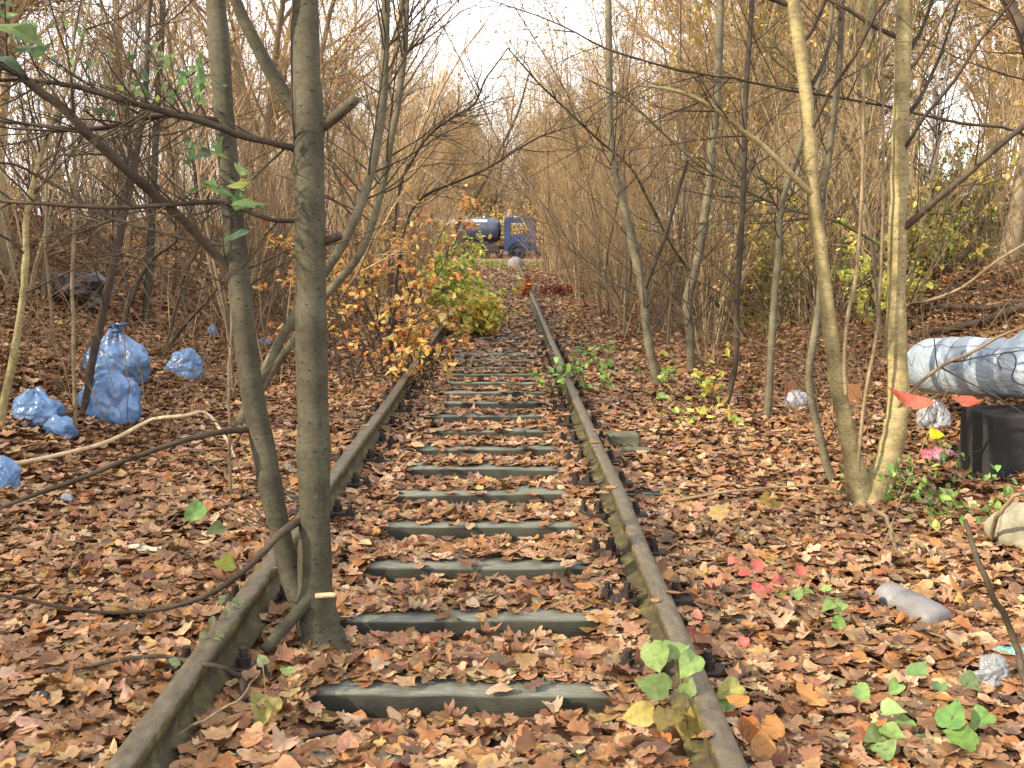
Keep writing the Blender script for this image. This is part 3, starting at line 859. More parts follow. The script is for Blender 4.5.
# pale twisted stems on the bank above the torn bags
for k, (lab, ls_) in enumerate((
    ("pale twisted stems forking low on the bank above the torn blue bags", [[(44, 300, 0, 5), (46, 258, 0, 4.5), (63, 240, 0, 4.2), (96, 215, 0, 4), (112, 200, 0, 3.6), (125, 183, 0, 3), (135, 150, 0, 2.4), (150, 110, 0, 1.6)], [(62, 242, 0, 3.6), (85, 232, .1, 3.4), (102, 222, .1, 3), (105, 205, .1, 2.6), (112, 172, .1, 2), (130, 130, .1, 1.4)], [(50, 256, 0, 3.4), (72, 246, -.1, 3), (90, 236, -.1, 2.6), (130, 205, -.1, 1.5)]]),
    ("crooked thin grey stems crossing each other beside the leaning dark stem", [[(120, 345, 0, 5), (132, 300, 0, 4.4), (150, 262, 0, 4), (178, 240, 0, 3.4), (196, 190, 0, 3), (190, 140, 0, 2.4), (205, 90, 0, 1.6)], [(132, 300, 0, 3.4), (120, 262, .1, 3), (92, 230, .1, 2.6), (70, 180, .1, 2), (60, 120, .1, 1.4)]]),
    ("thin stem sweeping sideways over the small blue bag", [[(160, 362, 0, 4.6), (180, 330, -.1, 4), (205, 300, -.2, 3.4), (222, 280, -.3, 3), (262, 262, -.4, 2.4), (290, 250, -.5, 1.6)], [(165, 352, 0, 3.4), (178, 300, .1, 3), (200, 240, .1, 2.6), (212, 180, .1, 2)]]))):
    base = gpt(ls_[0][0][0], ls_[0][0][1]); D = depth_of(base)
    h = Hero("twisted_shrub", lab, "shrub", base, 60 + k, None)
    for l in ls_:
        q = h.part("stem", [(a, b_, D + c_, w) for a, b_, c_, w in l], M[('bark_pale', 'bark_brown', 'bark_brown')[k]], 24, 7, .03)
        h.twigs(q, 16, (.3, 1.1), up=.03, rmax=.005, t=(.2, 1), sub=70, K=6, subl=(.12, .5), wig=.2)
    h.done(M['bark_brown'])

# long arching branches over the track: young trees rooted on either side whose stems bow across
ARCH = [
    ("long dark bough arching over the track from the thicket", [(748, 338, 12.5, 6), (715, 300, 12, 5.5), (676, 250, 11, 5), (652, 205, 10.5, 4.8), (631, 168, 10, 4.6), (606, 146, 9.6, 4.4), (580, 123, 9, 4), (560, 104, 8.8, 3.6), (542, 86, 8.6, 3.2), (508, 48, 8.2, 2)], 'bark_moss', 21),
    ("thin bare stem bowed towards the truck from the orange bush", [(395, 305, 13, 5), (405, 235, 13, 4.4), (422, 198, 13, 4.2), (455, 182, 12.7, 4), (487, 168, 12.4, 3.6), (520, 148, 12, 3), (549, 133, 11.8, 2.4), (600, 118, 11.5, 1.4)], 'bark_brown', 22),
    ("crooked dark branch rising beside the orange bush to the bright sky gap", [(390, 320, 12, 5), (397, 200, 12, 4.5), (415, 158, 11.8, 4.4), (432, 134, 11.6, 4.4), (450, 120, 11.4, 4), (467, 109, 11.2, 3.8), (478, 100, 11, 3.4), (486, 80, 10.8, 3), (508, 48, 10.6, 2)], 'bark_dark', 23),
    ("leaning mossy stem in front of the tank truck", [(446, 262, 36, 8), (456, 229, 36, 7), (474, 200, 36, 6), (490, 171, 36, 5.5), (505, 140, 36, 4.6), (518, 112, 36, 4), (530, 70, 36, 2)], 'bark_brown', 24),
    ("slender bough crossing high in front of the yellowish clump", [(1090, 330, 7.5, 6), (1070, 190, 7.2, 5.5), (1020, 133, 7, 5), (960, 122, 6.8, 4.6), (890, 106, 6.6, 4.4), (840, 97, 6.5, 4.4), (790, 89, 6.3, 4.2), (735, 77, 6.2, 4), (680, 68, 6.1, 3.6), (607, 48, 6, 3), (559, 24, 5.9, 2.4), (484, -2, 5.8, 1.6)], 'bark_brown', 25),
    ("dark trunk leaning in at the edge of the crowns above the pipe", [(1150, 420, 5.6, 20), (1080, 180, 5.4, 16), (1040, 85, 5.3, 14), (1022, 42, 5.2, 13), (1013, 18, 5.2, 12.5), (1004, -4, 5.2, 12), (985, -60, 5.2, 10), (950, -150, 5.2, 4)], 'bark_dark', 26),
    ("thin dark bough sloping across the saplings behind the yellowish clump", [(890, 262, 9.5, 6), (850, 226, 9.4, 5), (815, 214, 9.3, 5), (780, 203, 9.2, 4.8), (740, 186, 9.1, 4.5), (700, 163, 9, 4.2), (660, 128, 8.9, 3.6), (625, 98, 8.8, 3), (590, 80, 8.7, 1.6)], 'bark_moss', 27),
]
for lab, pts, bk, sd in ARCH:
    P0 = at(*pts[0][:3]); base = np.array([P0[0], P0[1], float(ground_z(P0[0], P0[1]))])
    h = Hero("arching_tree", lab, "tree", base, sd, None)
    c = CAM_M.inverted() @ Vector(base - np.array([0, 0, .05])); d0 = -c.z
    foot = (512 + c.x / d0 * FPX, 384 - c.y / d0 * FPX, d0, pts[0][3] * 1.5)
    pts = [(a, b_, c_, w * .62 if sd != 26 else w) for a, b_, c_, w in pts]
    s = h.part("trunk", ([foot] if foot[1] > pts[0][1] + 6 else []) + list(pts), M[bk], 34, 8, .02)
    h.twigs(s, 34, (.3, 1.5), up=.03, rmax=.006, t=(.25, 1), sub=140, K=6, subl=(.15, .6), wig=.14)
    h.done(M['bark_brown'])

# ------------------------------------------------------------------ saplings and trees of the thickets
SPECK = [(3, lin(200, 168, 104)), (3.4, lin(212, 182, 96)), (1.6, lin(190, 140, 88)), (1.4, lin(176, 142, 116)), (.8, lin(170, 164, 96))]
DRY = [(2, lin(170, 110, 60)), (2, lin(150, 90, 56)), (1.4, lin(190, 140, 74)), (1, lin(120, 80, 58))]
YEL = [(3, lin(196, 170, 70)), (2, lin(160, 156, 64)), (2, lin(190, 140, 64)), (1.2, lin(120, 132, 60))]


def grow(name, cat, seed, H, r0, nst, spread, n1, l1, a1, n2, l2, n3=0, l3=(.2, .5), nleaf=0, pal=None, up=.05, t0=.25, rmaxes=(.02, .007, .004), ls=(.05, .09), lean=0.0):
    r = np.random.default_rng(seed)
    o = empty(name, (0, 0, -500), "x", cat)
    K = 14
    P = np.zeros((nst, K, 3)); Rr = np.zeros((nst, K))
    d = np.stack([r.normal(0, spread, nst), r.normal(0, spread, nst), np.ones(nst)], -1); d[:, 0] += lean; d = nrm(d)
    hs = H * r.uniform(.75, 1.0, nst) if nst > 1 else np.array([H])
    P[:, 0, :2] = r.normal(0, .06 if nst > 1 else 0, (nst, 2)); P[:, 0, 2] = -.15
    for q in range(1, K):
        d = nrm(d + r.normal(0, .075, (nst, 3)) + np.array([lean * .12, 0, .03 - abs(lean) * .10]))
        P[:, q] = P[:, q - 1] + d * (hs / (K - 1))[:, None]
    Rr[:] = (r0 * r.uniform(.6, 1.1, nst))[:, None] * np.concatenate([[1.25], np.linspace(1, .12, K - 1)])[None]
    g = Geo().add(*tubes(P, Rr, 7 if r0 > .05 else 5))
    g.build("trunk", M['stem'], o)
    g = Geo()
    P1, R1 = sprout(r, P, Rr, n1, t0, 1, l1[0], l1[1], a1[0], a1[1], up, 6, rmaxes[0], .09)
    g.add(*tubes(P1, R1, 4 if r0 > .05 else 3))
    P2, R2 = sprout(r, P1, R1, n2, .1, 1, l2[0], l2[1], .4, 1.0, up * .5, 5, rmaxes[1], .1, .7)
    g.add(*tubes(P2, R2, 3))
    last = P2
    if n3:
        P3, R3 = sprout(r, P2, R2, n3, .1, 1, l3[0], l3[1], .4, 1.0, .03, 4, rmaxes[2], .1, .8)
        g.add(*tubes(P3, R3, 3)); last = P3
    g.build("crown", M['twig'], o)["kind"] = "stuff"
    if nleaf:
        k = r.integers(0, len(last), nleaf); e = last[k, r.integers(1, last.shape[1], nleaf)]
        gl = Geo(); leaves(gl, r, HEX, e, ls[0], ls[1], pal, .7, .5)
        f = gl.build("foliage", M['leaf'], o, smooth_shade=False, colors=True); f['kind'] = 'stuff'
    return o


PA = [grow("sapling", "sapling", 100 + k, 5.2 + .5 * k, .016 + .003 * (k % 3), 1, .06, 26, (.5, 1.5), (.35, .75), 95, (.25, .7), 130, (.15, .4), nl, SPECK, rmaxes=(.008, .004, .0025), ls=(.035, .065)) for k, nl in enumerate((60, 110, 50, 0, 130))]
PB = [grow("bare_shrub", "shrub", 120 + k, 3.2 + .6 * k, .0115, 6 + k, .22, 80, (.4, 1.2), (.3, .8), 240, (.2, .6), 260, (.12, .35), nl, (SPECK, YEL)[k % 2], rmaxes=(.007, .004, .0025), t0=.15, ls=(.035, .065)) for k, nl in enumerate((120, 0, 200, 120))]
PC = [grow("bare_tree", "tree", 140 + k, 10.5 + 1.2 * k, .10 + .01 * k, 1 + (k == 2), .05, 46, (1.4, 3.6), (.5, 1.0), 320, (.6, 1.6), 1250, (.3, .8), nl, (SPECK, YEL)[k % 2], rmaxes=(.04, .012, .005), ls=(.06, .11), t0=.2) for k, nl in enumerate((520, 800, 300, 1100))]
PD = [grow("young_birch", "tree", 160 + k, 8 + k, .05, 1, .05, 40, (1.0, 2.2), (.4, .8), 260, (.4, 1.1), 700, (.2, .6), 1100, YEL, rmaxes=(.02, .009, .005), ls=(.06, .1)) for k in range(2)]

PE = [grow("leaning_sapling", "sapling", 180 + k, 5.5 + .7 * k, .017, 1, .08, 22, (.5, 1.6), (.3, .8), 110, (.25, .8), 150, (.15, .5), 30, SPECK, rmaxes=(.007, .004, .0025), ls=(.035, .06), lean=.34) for k in range(4)]
pr = np.random.default_rng(77)
used = {}


def put(protos, x, y, label, group, smin=.85, smax=1.2):
    p = protos[int(pr.integers(len(protos)))]
    loc = (x, y, float(ground_z(x, y)) - .02); rz = pr.uniform(0, 6.28); sc = pr.uniform(smin, smax)
    if p.name not in used:
        used[p.name] = 1
        p.location = loc; p.rotation_euler.z = rz; p.scale = (sc,) * 3; p['label'] = label; p['group'] = group
        return p
    return copy_tree(p, loc, rz, sc, label, group)


def clear(x, y):
    if -1.75 < x < 1.35 and y < 50: return False
    if -7.5 < x < 4.5 and 50 < y < 72: return False
    px = 512 + x / max(y, .1) * 1000
    if y < 9 and 880 < px < 1100: return False
    if y < 8.8 and 0 < px < 230: return False
    return True


def scatter(n, x0, x1, y0, y1, protos, label, group, bias=1.0, **kw):
    k = 0
    while k < n:
        u = pr.uniform(0, 1) ** bias
        x = x0 + (x1 - x0) * u; y = pr.uniform(y0, y1)
        if not clear(x, y): continue
        put(protos, x, y, label, group, **kw); k += 1


def band(y, near="near", far="truck"):
    return "near end" if y < 17 else "half way along" if y < 29 else "truck end"


def scatter_banded(n, x0, x1, y0, y1, protos, what, place, grp, bias=1.0, **kw):
    """labels tell the near, middle and far stretch apart, and those that kept dry leaves from the bare ones"""
    k = 0
    while k < n:
        u = pr.uniform(0, 1) ** bias
        x = x0 + (x1 - x0) * u; y = pr.uniform(y0, y1)
        if not clear(x, y): continue
        raised = "bank" in place or "slope" in place
        st = "at the edge of" if u < .22 else ("high on" if raised else "deep in") if u > .6 else ("on" if raised else "in")
        leafy = " with leaves"
        o = put(protos, x, y, "", grp, **kw)
        o['label'] = what + (leafy if len(o.children) > 2 else "") + " " + st + " " + place + ", " + band(y)
        o['group'] = grp + " " + band(y)
        k += 1


scatter_banded(120, 1.5, 4.3, 12.5, 54, PA, "upright sapling", "the mossy rail's thicket", "saplings of the thicket beside the mossy rail", 1.4, smin=.9, smax=1.35)
scatter_banded(38, 1.9, 4.2, 11, 48, PB, "many stemmed shrub", "the mossy rail's thicket", "bare shrubs of the thicket beside the mossy rail", 1.2)
scatter_banded(100, -2.0, -8.5, 8.8, 54, PA, "thin sapling", "the brown rail's bank", "saplings of the bank by the brown rail", 1.2, smin=.9, smax=1.35)
scatter_banded(70, -2.2, -10, 8.8, 48, PB, "tangled bare shrub", "the brown rail's bank", "bare shrubs of the bank by the brown rail", 1.1)
scatter_banded(30, -4.2, -17, 9, 56, PC, "tall bare tree", "the brown rail's bank", "tall bare trees of the bank by the brown rail", 1.2)
scatter_banded(32, 4.4, 16, 11, 56, PC, "tall bare tree", "the back wood", "tall bare trees behind the thicket", 1.2)
scatter_banded(36, 3.4, 13, 11, 40, PD, "young yellow tree", "the clump's sunny slope", "young yellow leaved trees behind the yellowish clump", 1.0)
scatter_banded(24, 3.6, 10, 9.5, 26, PB, "many stemmed shrub", "the pipe's slope", "shrubs of the slope above the pipe", 1.0)
scatter(26, -8, 8, 71.5, 80, PD, "young golden leaved tree close behind the truck", "young golden trees close behind the truck", 1.0, smin=1.15, smax=1.6)
scatter(34, -9, 9, 73, 86, PC, "tall bare tree close behind the truck", "tall bare trees just beyond the truck", 1.0, smin=.9, smax=1.3)
scatter(46, -28, 28, 80, 112, PC, "tall bare tree in the wood well beyond the truck", "tall bare trees well beyond the truck", 1.0, smin=1.0, smax=1.4)
scatter(30, -14, 12, 73, 84, PB, "bare shrub beyond the truck", "bare shrubs beyond the truck", 1.0, smin=1.0, smax=1.6)
scatter(14, -9, -24, 2, 9, PC, "tall bare tree high on the bank above the blue bags", "tall bare trees high on the bank above the blue bags", 1.0)

for k in range(30):
    left = k % 2 == 0
    y = 9.5 + 26 * (k / 30) + pr.uniform(-1, 1); x = -pr.uniform(2.0, 3.4) if left else pr.uniform(1.6, 2.8)
    o = put(PE, x, y, "", "saplings leaning over the track")
    o.rotation_euler.z = pr.normal(0, .5) + (0 if left else math.pi)
    o['label'] = ("slim sapling bowing over the track from the " + ("brown rail's bank, " if left else "mossy rail's thicket, ") + band(y))
    o['group'] = "saplings leaning over the track " + band(y) + (" from the bank" if left else " from the thicket")

# the thin growth between the saplings: more stems than anyone could count
r = np.random.default_rng(88)


def thin_growth(label, n, x0, x1, y0, y1, h0, h1, bias, seed):
    r = np.random.default_rng(seed)
    X = x0 + (x1 - x0) * r.uniform(0, 1, n) ** bias; Y = r.uniform(y0, y1, n)
    k = np.array([clear(a, b_) for a, b_ in zip(X, Y)]); X, Y = X[k], Y[k]; n = len(X); K = 7
    P = np.zeros((n, K, 3)); P[:, 0] = np.stack([X, Y, ground_z(X, Y) - .05], -1)
    d = nrm(np.stack([r.normal(0, .26, n), r.normal(0, .26, n), np.ones(n)], -1)); Ls = r.uniform(h0, h1, n)
    for q in range(1, K):
        d = nrm(d + r.normal(0, .11, (n, 3)) + np.array([0, 0, .015])); P[:, q] = P[:, q - 1] + d * (Ls / (K - 1))[:, None]
    Rr = r.uniform(.003, .0075, n)[:, None] * np.linspace(1, .3, K)[None]
    g = Geo().add(*tubes(P, Rr, 4))
    P1, R1 = sprout(r, P, Rr, n * 9, .12, 1, .3, 1.2, .4, 1.1, .03, 6, .005, .15); g.add(*tubes(P1, R1, 3))
    P2, R2 = sprout(r, P1, R1, n * 20, .1, 1, .15, .5, .4, 1.0, .02, 3, .0035, .1); g.add(*tubes(P2, R2, 3))
    tag(g.build("thicket_growth", M['twig']), label, "thicket", None, 'stuff')
    S = P2[r.integers(0, len(P2), n * 9), r.integers(0, 3, n * 9)]
    gl = Geo(); leaves(gl, r, QUAD, S, .03, .065, SPECK, .8, .4)
    tag(gl.build("clinging_leaves", M["leaf"], None, smooth_shade=False, colors=True), label.replace("crowd of thin", "last dry leaves on the").replace("filling", "of"), "leaves", None, 'stuff')


thin_growth("crowd of thin grey brown shoots filling the thicket beside the mossy rail", 380, 1.5, 3.9, 13, 56, 2.2, 5.0, 1.3, 881)
thin_growth("crowd of thin brown shoots added out of view to shade the near track", 760, -3.7, -8.5, -9, 6, 1.9, 3.3, 1.0, 883)  # unseen thicket, added and kept low to shade the foreground, sparing the clump
thin_growth("crowd of thin golden shoots filling the wood behind the truck", 620, -16, 16, 72, 86, 2.2, 5.5, 1.0, 884)
thin_growth("crowd of thin brown shoots filling the bank by the brown rail", 560, -2.0, -10, 9, 56, 1.8, 4.8, 1.1, 882)

# far wood behind everything, one mass of stems and twigs
r = np.random.default_rng(91)
n = 700
g = Geo()
X = r.uniform(-75, 75, n); Y = r.uniform(84, 135, n); Hh = r.uniform(5, 13, n)
K = 5
P = np.zeros((n, K, 3)); P[:, 0] = np.stack([X, Y, ground_z(X, Y) - .2], -1)
d = nrm(np.stack([r.normal(0, .1, n), r.normal(0, .1, n), np.ones(n)], -1))
for q in range(1, K):
    d = nrm(d + r.normal(0, .07, (n, 3))); P[:, q] = P[:, q - 1] + d * (Hh / (K - 1))[:, None]
Rr = r.uniform(.04, .11, n)[:, None] * np.linspace(1, .2, K)
g.add(*tubes(P, Rr, 3))
P1, R1 = sprout(r, P, Rr, 7000, .2, 1, 1.2, 3.6, .4, .9, .05, 4, .035, .1); g.add(*tubes(P1, R1, 3))
P2, R2 = sprout(r, P1, R1, 30000, .1, 1, .5, 1.5, .4, 1.0, .03, 3, .02, .1); g.add(*tubes(P2, R2, 3))
tag(g.build("far_woods", M['twig']), "distant bare woodland beyond the truck", "woodland", None, 'stuff')

# dry stalks and brambles covering the banks
g = Geo(); n = 7500
side = r.uniform(0, 1, n) < .55
X = np.where(side, -2.3 - 9 * r.uniform(0, 1, n) ** 1.1, 2.1 + 8 * r.uniform(0, 1, n) ** 1.1); Y = 6.5 + 42 * r.uniform(0, 1, n) ** 1.5
k = np.array([clear(a, max(b_, 9.1)) for a, b_ in zip(X, Y)]); X, Y = X[k], Y[k]; n = len(X)
K = 6; P = np.zeros((n, K, 3)); P[:, 0] = np.stack([X, Y, ground_z(X, Y) - .03], -1)
d = nrm(np.stack([r.normal(0, .5, n), r.normal(0, .5, n), np.ones(n)], -1)); Ls = r.uniform(.3, 1.5, n)
for q in range(1, K):
    d = nrm(d + r.normal(0, .24, (n, 3)) - np.array([0, 0, .09])); P[:, q] = P[:, q - 1] + d * (Ls / (K - 1))[:, None]
Rr = r.uniform(.0025, .006, n)[:, None] * np.linspace(1, .35, K)
g.add(*tubes(P, Rr, 3))
P1, R1 = sprout(r, P, Rr, 9000, .2, 1, .1, .5, .4, 1.1, .0, 3, .003, .15); g.add(*tubes(P1, R1, 3))
tag(g.build("undergrowth", M['stalk']), "dry brown stalks and brambles covering the banks", "undergrowth", None, 'stuff')

# ------------------------------------------------------------------ leafy bushes
ORANGE = [(3, lin(226, 180, 104)), (2.4, lin(220, 150, 92)), (2.4, lin(230, 198, 118)), (1.2, lin(178, 112, 70)), (1.2, lin(196, 172, 110)), (.8, lin(150, 140, 84)), (.4, lin(140, 96, 66))]
YGREEN = [(3, lin(206, 216, 112)), (2.4, lin(232, 222, 114)), (1.6, lin(130, 158, 78)), (1.3, lin(212, 178, 88)), (.6, lin(130, 158, 104))]  # leaf colours raised to stand in for sunlight the shaded shrub misses
OLIVE = [(2, lin(178, 172, 92)), (2, lin(206, 190, 100)), (1, lin(134, 138, 78)), (.7, lin(206, 180, 100))]
REDS = [(2, lin(180, 110, 92)), (1.4, lin(196, 126, 102)), (1, lin(156, 88, 76)), (1, lin(190, 142, 106))]
LEAFG = [(3, lin(118, 158, 80)), (2, lin(144, 176, 92)), (1, lin(98, 136, 76)), (.7, lin(174, 184, 96))]


def bush(name, label, cat, base, H, spread, nst, nl, s0, s1, pal, outline=HEX, seed=1, lean=(0, 0), droop=.06, r0=.010, group=None, tmin=.2, twig=1.0):
    r = np.random.default_rng(seed)
    base = np.array(base, float)
    o = empty(name, tuple(base), label, cat, group)
    K = 10
    P = np.zeros((nst, K, 3)); P[:, 0, :2] = r.normal(0, .05 + .1 * spread, (nst, 2)); P[:, 0, 2] = -.06
    d = nrm(np.stack([r.normal(lean[0], spread, nst), r.normal(lean[1], spread, nst), np.ones(nst)], -1)); L = H * r.uniform(.6, 1.1, nst)
    for q in range(1, K):
        d = nrm(d + r.normal(0, .07, (nst, 3)) - np.array([0, 0, droop * q / 5])); P[:, q] = P[:, q - 1] + d * (L / (K - 1))[:, None]
    Rr = r0 * r.uniform(.6, 1.1, nst)[:, None] * np.linspace(1, .25, K)
    g = Geo().add(*tubes(P, Rr, 5))
    P1, R1 = sprout(r, P, Rr, int(nst * 7 * twig), .2, 1, H * .15, H * .45, .5, 1.2, 0, 6, .005, .1, .7); g.add(*tubes(P1, R1, 4))
    P2, R2 = sprout(r, P1, R1, int(nst * 16 * twig), .1, 1, H * .06, H * .2, .5, 1.2, -.02, 4, .003, .12, .8); g.add(*tubes(P2, R2, 3))
    st = g.build("stems", M['bark_brown'], o); st['kind'] = 'stuff'
    src = [P1, P2]
    gl = Geo(); pts = []
    for S, m in ((P1, nl // 3), (P2, nl - nl // 3)):
        k = r.integers(0, len(S), m); t = r.integers(1, S.shape[1], m)
        pts.append(S[k, t] + r.normal(0, s0 * .3, (m, 3)))
    pts = np.concatenate(pts); pts = pts[pts[:, 2] > -.02 + H * tmin * .2]
    leaves(gl, r, outline, pts, s0, s1, pal, .6, .5, -.45)
    f = gl.build("foliage", M['leaf'], o, smooth_shade=False, colors=True); f['kind'] = 'stuff'
    return o


def on(px, py, d):
    """on the ground, at the photo column px and d metres deep"""
    p = at(px, py, d)
    return (p[0], p[1], float(ground_z(p[0], p[1])))


bush("orange_shrub", "tall shrub of orange and ochre leaves behind the double stemmed tree", "shrub", on(385, 380, 10.4), 2.35, .28, 9, 800, .05, .10, ORANGE, HEX, 201, lean=(-.22, 0), droop=.04, twig=.55)
bush("orange_shrub", "lower drooping shrub of orange leaves hanging over the brown rail", "shrub", on(405, 395, 9.3), .8, .45, 7, 130, .06, .11, ORANGE, HEX, 202, lean=(.15, -.2))
bush("orange_shrub", "small ochre shrub close behind the thicker stem of the double stemmed tree", "shrub", on(350, 380, 9.6), 1.7, .36, 7, 280, .05, .09, ORANGE, HEX, 203, twig=.6)
bush("orange_shrub", "high ochre and brown shrub at the foot of the bank behind the other orange shrubs", "shrub", on(410, 320, 14), 2.6, .3, 9, 520, .06, .11, ORANGE, HEX, 204, lean=(-.30, 0), twig=.6)
bush("yellow_green_shrub", "bright yellow green shrub beside the far track below the tank truck", "shrub", on(470, 312, 16.0), 1.4, .48, 12, 1400, .07, .13, YGREEN, HEX, 205)
bush("yellow_green_shrub", "golden yellow shrub in front of the bright yellow green shrub", "shrub", on(470, 335, 14.2), .75, .45, 10, 620, .07, .12, YGREEN[1:] + [(2, lin(214, 170, 60))], HEX, 206)
bush("yellow_green_shrub", "low lemon yellow shrub nearest the sleepers below the tank truck", "shrub", on(486, 318, 15.0), .95, .5, 12, 800, .06, .12, [(3, lin(228, 220, 120)), (2, lin(206, 214, 116)), (1, lin(232, 190, 104))], HEX, 211)
bush("green_shrub", "fresh green shrub rising just under the tank of the truck", "shrub", on(448, 290, 23), 1.5, .34, 10, 620, .08, .14, LEAFG[1:2] + YGREEN[:2], HEX, 207)
bush("orange_sprig", "small orange leaved sprig at the far end of the mossy rail", "plant", on(526, 292, 24), .5, .25, 4, 70, .1, .18, [(1, lin(212, 132, 62)), (1, lin(196, 110, 56))], HEX, 208)
bush("red_leaved_shrub", "low reddish shrub beside the far mossy rail", "shrub", on(560, 300, 25), .45, .8, 12, 420, .08, .14, REDS, HEX, 209)
bush("red_leaved_shrub", "low dull red shrub at the edge of the far thicket", "shrub", on(598, 296, 26), .5, .8, 12, 360, .08, .14, REDS, HEX, 210)
for k, (px, py, d, H, n, pal, lab) in enumerate((
        (690, 425, 7.6, .42, 60, YGREEN, "small yellow green leafy plant at the edge of the leaves in front of the thicket"),
        (703, 400, 8.6, .5, 60, YGREEN, "taller yellow green sprouts beside the crooked waisted sapling"),
        (598, 405, 9.3, .40, 40, LEAFG, "small green plant beside the mossy rail near the timber blocks"),
        (592, 372, 11, .5, 50, LEAFG, "thin green sprouts beside the mossy rail further along"),
        (553, 395, 9.2, .5, 46, LEAFG[:2] + [(1, lin(90, 120, 60))], "dark stalked green plant growing inside the mossy rail"),
        (590, 300, 22, .5, 40, LEAFG, "bright green plant in the far thicket edge"),
        (655, 385, 10, .25, 50, LEAFG, "green leaves round the foot of the low bent sapling"),
        (570, 330, 15.5, .5, 30, ORANGE, "thin orange leaved sprouts beside the mossy rail"),
        (575, 345, 14, .45, 24, ORANGE, "pale orange seedlings where the thicket meets the track"))):
    bush("leafy_plant", lab, "plant", on(px, py, d), H, .35, 5, n, .05, .10, pal, HEX, 220 + k, r0=.004, droop=.02, tmin=.6)
bush("orange_shrub", "low spreading orange shrub where the brown rail vanishes", "shrub", on(428, 360, 11.8), .75, .6, 10, 330, .06, .11, ORANGE, HEX, 212, twig=.6)
bush("orange_shrub", "small orange shrub on the brown rail before the yellow green shrub", "shrub", on(446, 340, 14.5), .7, .6, 9, 300, .06, .11, ORANGE, HEX, 213, twig=.6)
gr = np.random.default_rng(67)
for k in range(11):
    x = -8 + 1.3 * k + gr.uniform(-.4, .4); y = gr.uniform(67.5, 70.5)
    bush("golden_shrub", "dense golden brown shrub close behind the truck", "shrub", (x, y, float(ground_z(x, y))), gr.uniform(2.6, 4.2), .3, 12, 900, .12, .22, SPECK, HEX, 310 + k, r0=.02, group="golden brown shrubs close behind the truck", twig=2.2)
# olive scrub on the sunny slope
sr = np.random.default_rng(66)
for k in range(34):
    x = sr.uniform(3.0, 8.0); y = sr.uniform(10.5, 21)
    hb = sr.uniform(1.0, 2.4)
    bush("olive_scrub", ("low " if hb < 1.45 else "tall " if hb > 1.95 else "straggling ") + ("yellow green" if k % 3 == 1 else "olive leaved") + " bush on the sunny slope behind the " + ("pipe" if x > .44 * y else "yellowish clump"), "shrub", (x, y, float(ground_z(x, y))), hb, .35, 7, 620, .05, .095, (OLIVE, YGREEN, OLIVE)[k % 3], HEX, 240 + k,
         group="olive bushes on the sunny slope", twig=1.3)
for k in range(12):
    x = sr.uniform(-8.5, -3.0); y = sr.uniform(11, 24)
    bush("brown_scrub", "straggling brown leaved bush among the saplings of the bank", "shrub", (x, y, float(ground_z(x, y))), sr.uniform(.8, 1.9), .4, 8, 150, .06, .1, DRY, HEX, 270 + k,
         group="brown bushes of the bank behind the blue bags", twig=1.6)
bush("bramble_plant", "pale green bramble shoots round the foot of the yellowish clump", "plant", on(905, 510, 5.5), .42, .6, 10, 150, .03, .06, LEAFG, OVAL, 290, r0=.003)
bush("bramble_plant", "green bramble leaves in front of the rough pale stone", "plant", on(945, 530, 5.1), .35, .6, 9, 90, .04, .07, LEAFG, OVAL, 291, r0=.003)
bush("bramble_plant", "small bramble tuft between the clump and the concrete block", "plant", on(915, 488, 5.8), .45, .5, 8, 80, .03, .05, LEAFG, OVAL, 292, r0=.003)
bush("yellowing_plant", "yellow green tuft in the bottom corner beside the brown rail", "plant", on(35, 745, 2.9), .12, .8, 6, 24, .03, .06, YGREEN + [(1.5, lin(190, 120, 60))], OVAL, 293, r0=.002)


# near seedlings: every leaf a piece of its own
def seedling(label, base, d, spots, pals, outline=OVAL, name="seedling", seed=1, thick=.0022, stemmat=None, angs=None):
    """base: photo point of the foot; spots: (photo x, y, length px, palette index, depth offset)"""
    r = np.random.default_rng(seed)
    B = gpt(*base) if d is None else np.array(on(base[0], base[1], d))
    D = depth_of(B)
    o = empty(name, tuple(B), label, "plant")
    top = min(spots, key=lambda s: s[1])
    T = at(top[0], top[1], D + top[4])
    mid = (B + T) / 2 + np.array([r.normal(0, .015), r.normal(0, .015), 0])
    P = resample(np.array([B - (0, 0, .03), mid, T]), 9, seed, .006)
    V, F = tubes(P[None], np.linspace(thick, thick * .5, 9)[None], 5)
    link("stem", new_mesh("stem", V - B, F, stemmat or M['stalk']), o)
    for (x, y, s, pi, dz) in spots:
        p = at(x, y, D + dz)
        k = np.argmin(np.abs(P[:, 2] - (p[2] - .03))); q = P[k]
        m_ = (p + q) / 2 + np.array([0, 0, .012])
        sz = s * D / FPX
        Q = resample(np.array([q, m_, p]), 6)
        V, F = tubes(Q[None], np.full((1, 6), .0012), 4)
        link("leaf_stalk", new_mesh("leaf_stalk", V - B, F, stemmat or M['stalk']), o)
        V, F, C = facing_leaf(r, outline, p, sz * .98, pals[pi], (angs or {}).get(x))
        link("leaf", new_mesh("leaf", V, F, M['leaf'], C, True), o, tuple(p - B))


